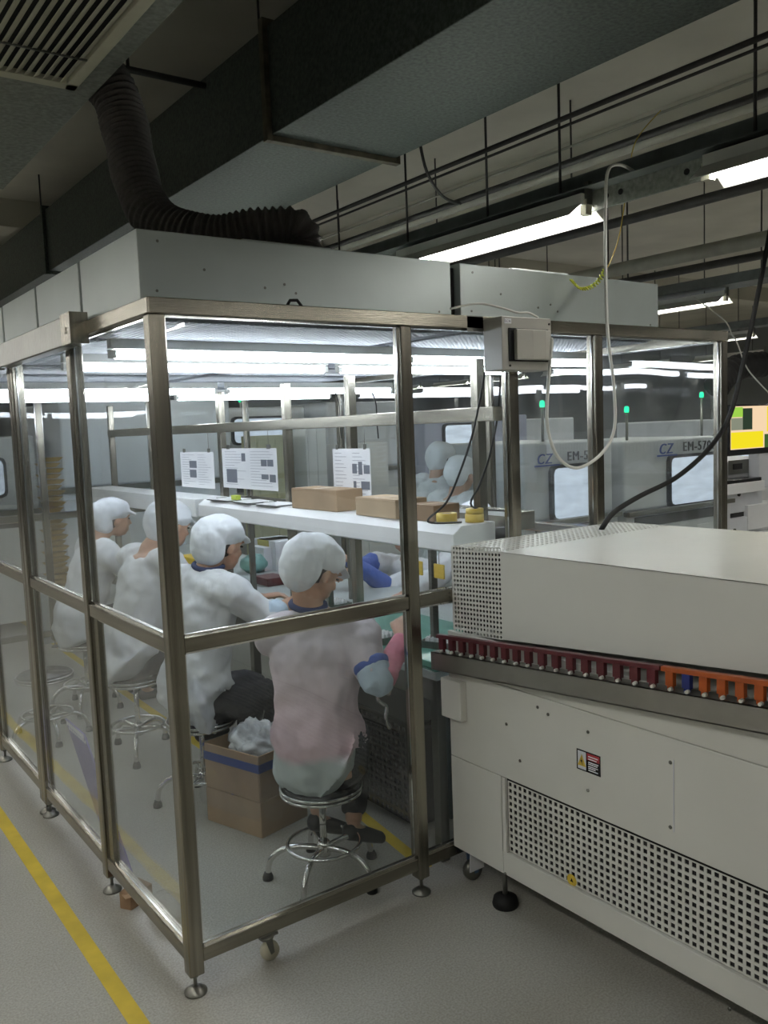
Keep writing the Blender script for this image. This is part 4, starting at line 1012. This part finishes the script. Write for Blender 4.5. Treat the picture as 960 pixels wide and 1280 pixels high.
pipe('thin_wire_line', 'thin taut wire strung along above the nearest tray', (2.6, -5, 3.05), (2.6, 12, 3.05), .006, pipe_l, 'wire')
pipe('conduit', 'pale conduit running behind the nearest tray', (2.75, -5, 3.0), (2.75, 12, 3.0), .028, pipe_l)
pipe('conduit', 'dull olive conduit beside the pale one behind the nearest tray', (2.62, -5, 2.98), (2.62, 12, 2.98), .018, pipe_m)
pipe('steel_pipe', 'thick dark pipe crossing behind the lamp at upper right', (3.3, -5, 2.8), (3.3, 14, 2.8), .028, pipe_m)
pipe('conduit', 'fat pale conduit farther back at the right, above the far tray', (4.6, -5, 2.8), (4.6, 14, 2.8), .05, pipe_l)
pipe('steel_pipe', 'dark pipe directly under the fat pale conduit', (4.62, -5, 2.70), (4.62, 14, 2.70), .028, pipe_m)
hk2 = thing('pipe_hanger', 'row of thin rods holding the pipes behind the nearest tray', 'hanger', (3.3, 0, 2.8))
for y in (-1.2, .1, 1.4, 2.7, 4.0, 5.3): MB().lathe([(.006, 2.8), (.006, CZ)], (3.3, y, 0), 6).build('rod', pipe_m, hk2)
for y in (-.8, .6, 2.0, 3.4, 4.8): MB().lathe([(.007, 2.7), (.007, CZ-.0)], (4.6, y, 0), 6).build('rod', pipe_m, hk2)
hk3 = MB().tube(smooth_path([(1.61, .8, 2.95), (1.65, .8, 2.80), (1.74, .8, 2.70), (1.85, .8, 2.68)]), .007, 6); tag(hk3.build('drain_pipe', pipe_m), 'small curved pipe beside the big duct edge', 'pipe')
a = at(145, 85, z=3.3); b = at(250, 106, z=3.3)
pipe('steel_pipe', 'short dark pipe between the two ducts near the ceiling', (a.x-.6, b.y, 3.3), (b.x+.3, b.y, 3.3), .015, pipe_m)
pipe('threaded_rod', 'thin dark rod hanging between the two ducts', (a.x+.05, b.y, 2.6), (a.x+.05, b.y, CZ), .008, pipe_m, 'rod')
sc_ = MB().box(-.6, .12, 2.5, 2.54, 2.80, 2.84); sc_ = sc_.build('strut_channel', pipe_m, None); tag(sc_, 'dark strut under the far end of the left duct', 'strut')
T2 = thing('cable_tray', 'second steel tray carrying lamps farther right', 'cable tray', (5.6, 0, 2.7))
MB().box(5.55, 5.85, -5, 16, 2.70, 2.78).build('channel', tray_m, T2); rods(T2, 5.6, [0, 1.5, 3, 4.5, 6, 8, 10], 2.78)
T3 = thing('cable_tray', 'third steel tray far back at the right', 'cable tray', (9, 0, 2.7))
MB().box(8.95, 9.2, -5, 18, 2.70, 2.78).build('channel', tray_m, T3); rods(T3, 9.0, [1, 3, 5, 7, 9, 11], 2.78)
def hall_lamp(drop):
    t = thing('batten_lamp', '', 'lamp')
    MB().prism([(-.03, .03), (.03, .03), (.03, .075), (-.03, .075)], 'y', 0, 1.25).build('housing', lamp_w, t, .002)
    rf = MB()
    for s_ in (-1, 1):
        rf.hexa([(s_*.03, 0, .032), (s_*.105, 0, -.022), (s_*.105, 1.25, -.022), (s_*.03, 1.25, .032), (s_*.03, 0, .036), (s_*.105, 0, -.018), (s_*.105, 1.25, -.018), (s_*.03, 1.25, .036)])
    rf.build('reflector', lamp_w, t)
    MB().lathe([(.016, .02), (.016, 1.23)], (0, 0, .008), 12, 'y').build('tube', tube_hall, t)
    for (a_, b_) in ((-.012, .02), (1.23, 1.262)): MB().box(-.018, .018, a_, b_, -.01, .05).build('end_holder', cream, t)
    if drop:
        for y_ in (.2, 1.05): MB().lathe([(.005, .075), (.005, CZ-2.6)], (0, y_, 0), 6).build('suspension_rod', pipe_m, t)
    MB().box(-.012, .012, -.02, .0, .03, .12).build('hanger_clip', steel_d, t)
    return t
hl_ = hall_lamp(False); first = True; hl2 = hall_lamp(True); first2 = True
spacing = 1.78
for row, x in enumerate((1.90, 5.7, 9.1, 12.4, -1.6, -5.0)):
    for k in range(-3, 10):
        y = .09+spacing*k
        if row == 0 and k == -1: y = -.46-1.25
        if row == 0 and k < -1: y -= .1
        z = 2.49 if row == 0 else 2.60
        if row == 0: o = hl_ if first else dup(hl_); first = False
        else: o = hl2 if first2 else dup(hl2); first2 = False
        o.location = (x, y, z)
        o['group'] = 'fluorescent lamps hanging in the hall'
        rn = ['nearest', 'second', 'third', 'fourth', 'left', 'far left'][row]; o['group'] = 'lamps of the %s hanging row' % rn; o['label'] = 'fluorescent batten lamp in the %s hanging row of the hall, among its farther lamps' % rn
        if row == 0 and k == 0: o['label'] = 'lit batten lamp with white reflector just above the booth roof, centre'
        elif row == 0 and k == -1: o['label'] = 'lit batten lamp at the upper right edge, nearest to the camera'
        elif row == 1 and k in (0, 1): o['label'] = 'distant lit batten lamp at the right edge above the booth end, %s one' % ('nearer' if k == 0 else 'farther')

# ------------------------------------------------------------------ machines beyond the booth
bluelet = mat('blue_lettering', (.03, .07, .30), .5)
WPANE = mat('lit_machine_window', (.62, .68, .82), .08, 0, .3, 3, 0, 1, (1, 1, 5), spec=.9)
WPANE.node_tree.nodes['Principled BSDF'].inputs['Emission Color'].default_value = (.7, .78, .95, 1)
WPANE.node_tree.nodes['Principled BSDF'].inputs['Emission Strength'].default_value = .28  # pane glows by itself, in place of light inside the machine
def smt(label, x0, x1, y0, y1, h, win=None, body=grey_p, text=None, tower=None, band=True, group='placement machines beyond the booth', facing='y'):
    t = thing('assembly_machine', label, 'machine', ((x0+x1)/2, y0, 0), group)
    MB().box(x0, x1, y0, y1, .08, h*.62).build('base', body, t, .01)
    MB().box(x0+.02, x1-.02, y0+.03, y1, h*.625, h).build('cover', body, t, .02)
    MB().box(x0-.01, x1+.01, y0-.04, y0+.02, h*.60, h*.625).build('ledge', steel_d, t, .004)
    for x in (x0+.1, x1-.1): MB().lathe([(.04, 0), (.02, .03), (.015, .09)], (x, y0+.1, 0), 10).build('foot', black, t)
    for s_ in (.25, .75):
        MB().box(x0+(x1-x0)*s_-.15, x0+(x1-x0)*s_+.15, y0-.006, y0, .2, h*.5).build('door', white_w, t, .004)
    if win:
        wx0, wx1, wz0, wz1 = win; r_ = .04
        def rr(a, b, c, d, r): return [(a+r, c), (b-r, c), (b-r*.3, c+r*.3), (b, c+r), (b, d-r), (b-r*.3, d-r*.3), (b-r, d), (a+r, d), (a+r*.3, d-r*.3), (a, d-r), (a, c+r), (a+r*.3, c+r*.3)]
        fo = MB().prism(rr(wx0-.025, wx1+.025, wz0-.025, wz1+.025, .05), 'y', y0-.004, y0+.035).build('window_frame', blackg, t)
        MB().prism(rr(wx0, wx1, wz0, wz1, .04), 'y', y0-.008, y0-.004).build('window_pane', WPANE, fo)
    if band:
        p = perforated(MB(), (x0+.05, y0+.028, h-.09), ((x1-x0-.1)/30, 0, 0), (0, 0, .025), 30, 3, .5, 4, .003, V((0, 1, 0))); p.build('vent_band', body, t)
    if win:
        MB().box(x0+.1, x1-.1, y0-.012, y0-.0, h*.535, h*.59).build('intake_slot', blackg, t)
    if text:
        if text[0].startswith('CZ'):
            text_mesh('CZ', text[1]*1.25, 'lettering', bluelet, t, (text[2]-.10, y0-.005, text[3]-.01), (1, 0, .0), (.25, 0, 1), .004)
            MB().box(text[2]-.12, text[2]+.14, y0-.008, y0-.002, text[3]-.03, text[3]-.018).build('lettering_bar', bluelet, t); text = (text[0][3:], text[1]*1.12, text[2]+.22, text[3])
        text_mesh(text[0], text[1], 'lettering', black, t, (text[2], y0-.005, text[3]), (1, 0, 0), (0, 0, 1), .004)
    if tower:
        tx_, tz_ = tower
        MB().lathe([(.012, h), (.012, tz_-.03)], (tx_, y0+.3, 0), 8).build('tower_pole', steel_d, t)
        MB().lathe([(.018, tz_-.02), (.02, tz_), (.018, tz_+.025), (.008, tz_+.032)], (tx_, y0+.3, 0), 14).build('signal_lamp', green_glow, t, label='glowing green signal lamp')
    return t
ga = mat('pale_machine', (.58, .60, .62), .4, 0, .05, 3)
smt('pale grey machine with lettering above its round-cornered window, right of the fourth post', 4.55, 5.98, 2.0, 3.1, 1.47, (5.13, 5.80, .93, 1.315), ga, ('CZ EM-5700', .098, 5.06, 1.365), (4.95, 1.72))
smt('pale grey machine with a square window, seen between the third and fourth posts', 3.44, 4.45, 2.0, 3.1, 1.50, (3.74, 4.25, .94, 1.31), ga, ('CZ EM-5700', .085, 3.66, 1.36), (3.95, 1.78))
# monitor machine at the right edge
Mm = smt('white machine with printer shelf below a bright yellow screen, right edge', 6.08, 7.4, 2.2, 3.4, 1.22, None, white_w, None, (6.3, 1.84), False)
y = 2.1
def pb3(x0, y0, x1, y1, name, m, ya=2.05, yb=2.2, bev=.004, label=None):     # box between two pixels on the plane y = ya
    a = at(x0, y0, y=ya); b = at(x1, y1, y=ya); return MB().box(a.x, b.x, ya, yb, b.z, a.z).build(name, m, Mm, bev, label)
pb3(893, 603, 952, 608, 'keyboard_tray', blackg, 2.0); pb3(893, 608, 956, 613, 'shelf', white_w, 1.98)
pb3(893, 614, 953, 636, 'printer', grey_p); pb3(893, 637, 934, 650, 'paper_slot', blackg, 2.06); pb3(935, 632, 975, 656, 'side_cover', white_w, 2.02)
pb3(893, 652, 941, 672, 'drawer', grey_p, 2.03); pb3(942, 672, 990, 690, 'lower_cover', white_w, 2.0)
pb3(912, 576, 946, 590, 'control_plate', steel_d, 2.185, 2.199, .001); pb3(917, 580, 928, 586, 'switch', black, 2.178, 2.185, .001)
q = at(940, 583, y=2.18); MB().lathe([(.045, -.006), (.045, 0)], (q.x, 2.185, q.z), 16, 'y').build('button_ring', yellow, Mm)
MB().lathe([(.03, -.03), (.034, -.02), (.02, 0)], (q.x, 2.18, q.z), 14, 'y').build('emergency_button', mat('red_button', (.55, .06, .02), .4), Mm, label='round red emergency button')
for (px, py) in ((923, 618), (915, 663)): q = at(px, py, y=2.05); MB().lathe([(.018, -.012), (.018, 0)], (q.x, 2.05 if py < 640 else 2.03, q.z), 12, 'y').build('knob', black, Mm)
sc2 = thing('monitor', 'flat monitor showing bright yellow, green and pink blocks, right edge', 'monitor', (6.3, 2.0, 1.3))
a = at(913, 506, y=2.05); b = at(1010, 562, y=2.05)
MB().box(a.x, b.x, 2.06, 2.10, b.z, a.z).build('casing', blackg, sc2, .006)
sx0, sx1, sz0, sz1 = a.x+.02, b.x-.02, b.z+.055, a.z-.015
MB().box(sx0, sx1, 2.056, 2.06, sz0, sz1).build('screen', emitter('screen_cream', (.95, .70, .45), .42), sc2)
def blk(u0, u1, v0, v1, c, n_): MB().box(sx0+(sx1-sx0)*u0, sx0+(sx1-sx0)*u1, 2.053, 2.056, sz1-(sz1-sz0)*v1, sz1-(sz1-sz0)*v0).build('screen_block', emitter(n_, c, .42), sc2)
blk(0, .14, .02, .25, (.35, .65, .08), 'px_green'); blk(.14, .26, .05, .55, (.03, .05, .03), 'px_dark'); blk(.0, .14, .27, .55, (.25, .27, .2), 'px_grey')
blk(0, .40, .60, .98, (.95, .78, .02), 'px_yellow'); blk(.45, .62, .02, .62, (.98, .80, .05), 'px_yellow2'); blk(.42, 1, .68, 1, (.05, .12, .03), 'px_leaf'); blk(.7, 1, .02, .6, (.9, .6, .5), 'px_pink')
MB().box((a.x+b.x)/2-.15, (a.x+b.x)/2+.15, 2.08, 2.19, .962, b.z+.01).build('stand', grey_p, sc2, .01)
# dark ribbed hood above the monitor
dk = MB().tube(smooth_path([(6.3, 2.35, 1.9), (6.45, 2.35, 2.02), (6.7, 2.35, 2.1), (7.0, 2.3, 2.12)], 10), [.12*(1+.06*math.sin(i*2.2)) for i in range(31)], 16)
tag(dk.build('corrugated_hose', black), 'black corrugated hose above the yellow screen at the right edge', 'hose')
# more machines further left / back
smt('tall grey machine with perforated top band behind the bench rack', 4.1, 5.15, 5.6, 6.8, 1.95, None, grey_p, None, (4.95, 2.1))
smt('blue-grey tall machine behind the standing pair', 5.3, 7.0, 5.4, 6.6, 1.75, (5.6, 6.2, 1.35, 1.65), mat('blue_grey_machine', (.36, .38, .50), .45, 0, .06, 4), None, (6.5, 2.05))
smt('pale machine with window far behind the wide notice', 3.0, 4.05, 5.9, 6.9, 1.92, (3.15, 3.75, 1.55, 1.80), white_w, None, None)
smt('large white machine seen through the left panes', 1.2, 2.85, 5.3, 6.5, 1.98, None, mat('white_machine', (.78, .81, .88), .4, 0, .04, 3), None, None, False)
smt('grey machine behind the tray stack at the left', -.3, 1.1, 5.6, 6.8, 1.7, (.1, .8, 1.2, 1.5), white_w, None, None, False)
smt('grey machine in the far right row', 7.9, 9.6, 3.6, 4.8, 1.6, (8.2, 9.0, 1.0, 1.4), grey_p, None, (8.6, 1.95))
smt('grey machine in the far centre row', 7.2, 9.0, 6.4, 7.6, 1.7, None, grey_p, None, (8.0, 2.1))
smt('pale machine beyond the far centre row', 4.2, 6.2, 9.5, 10.7, 1.7, None, ga, None, (5.2, 2.15))
for k, (px, w_, zt_, m_, lab) in enumerate(((392, .12, 1.75, white_w, 'narrow white cabinet seen between the notices'), (340, .2, 1.62, mat('pale_olive_panel', (.48, .48, .28), .6), 'pale olive panel board above the wide notice'), (452, .3, 1.5, white_w, 'white low cabinet behind the right notice'))):
    q = at(px, 560, y=5.05); o = MB().box(q.x-w_, q.x+w_, 5.0, 5.3, 0, zt_); o.box(q.x-w_+.02, q.x-.004, 4.99, 5.0, .1, zt_-.04); o.box(q.x+.004, q.x+w_-.02, 4.99, 5.0, .1, zt_-.04)
    tag(o.build('cabinet', m_, None, .01), lab, 'cabinet')
# stack of kraft trays left
ks = thing('tray_stack', 'tall stack of yellow-brown moulded trays behind the left panes', 'tray stack', (0.35, 4.9, 0))
a = at(60, 570, y=5.1); nT = 24
for k in range(nT):
    z = .42+k*(a.z-.42)/nT; o_ = .012*((k % 2)*2-1)
    m_ = MB().hexa([(a.x-.06+o_, 4.99, z), (a.x+.04+o_, 4.99, z), (a.x+.04+o_, 5.12, z), (a.x-.06+o_, 5.12, z), (a.x-.09+o_, 4.96, z+.034), (a.x+.07+o_, 4.96, z+.034), (a.x+.07+o_, 5.15, z+.034), (a.x-.09+o_, 5.15, z+.034)])
    m_.build('moulded_tray', tray_y, ks)
MB().box(a.x-.2, a.x+.2, 4.9, 5.3, .0, .42).build('pallet_box', grey_p, ks, .01)
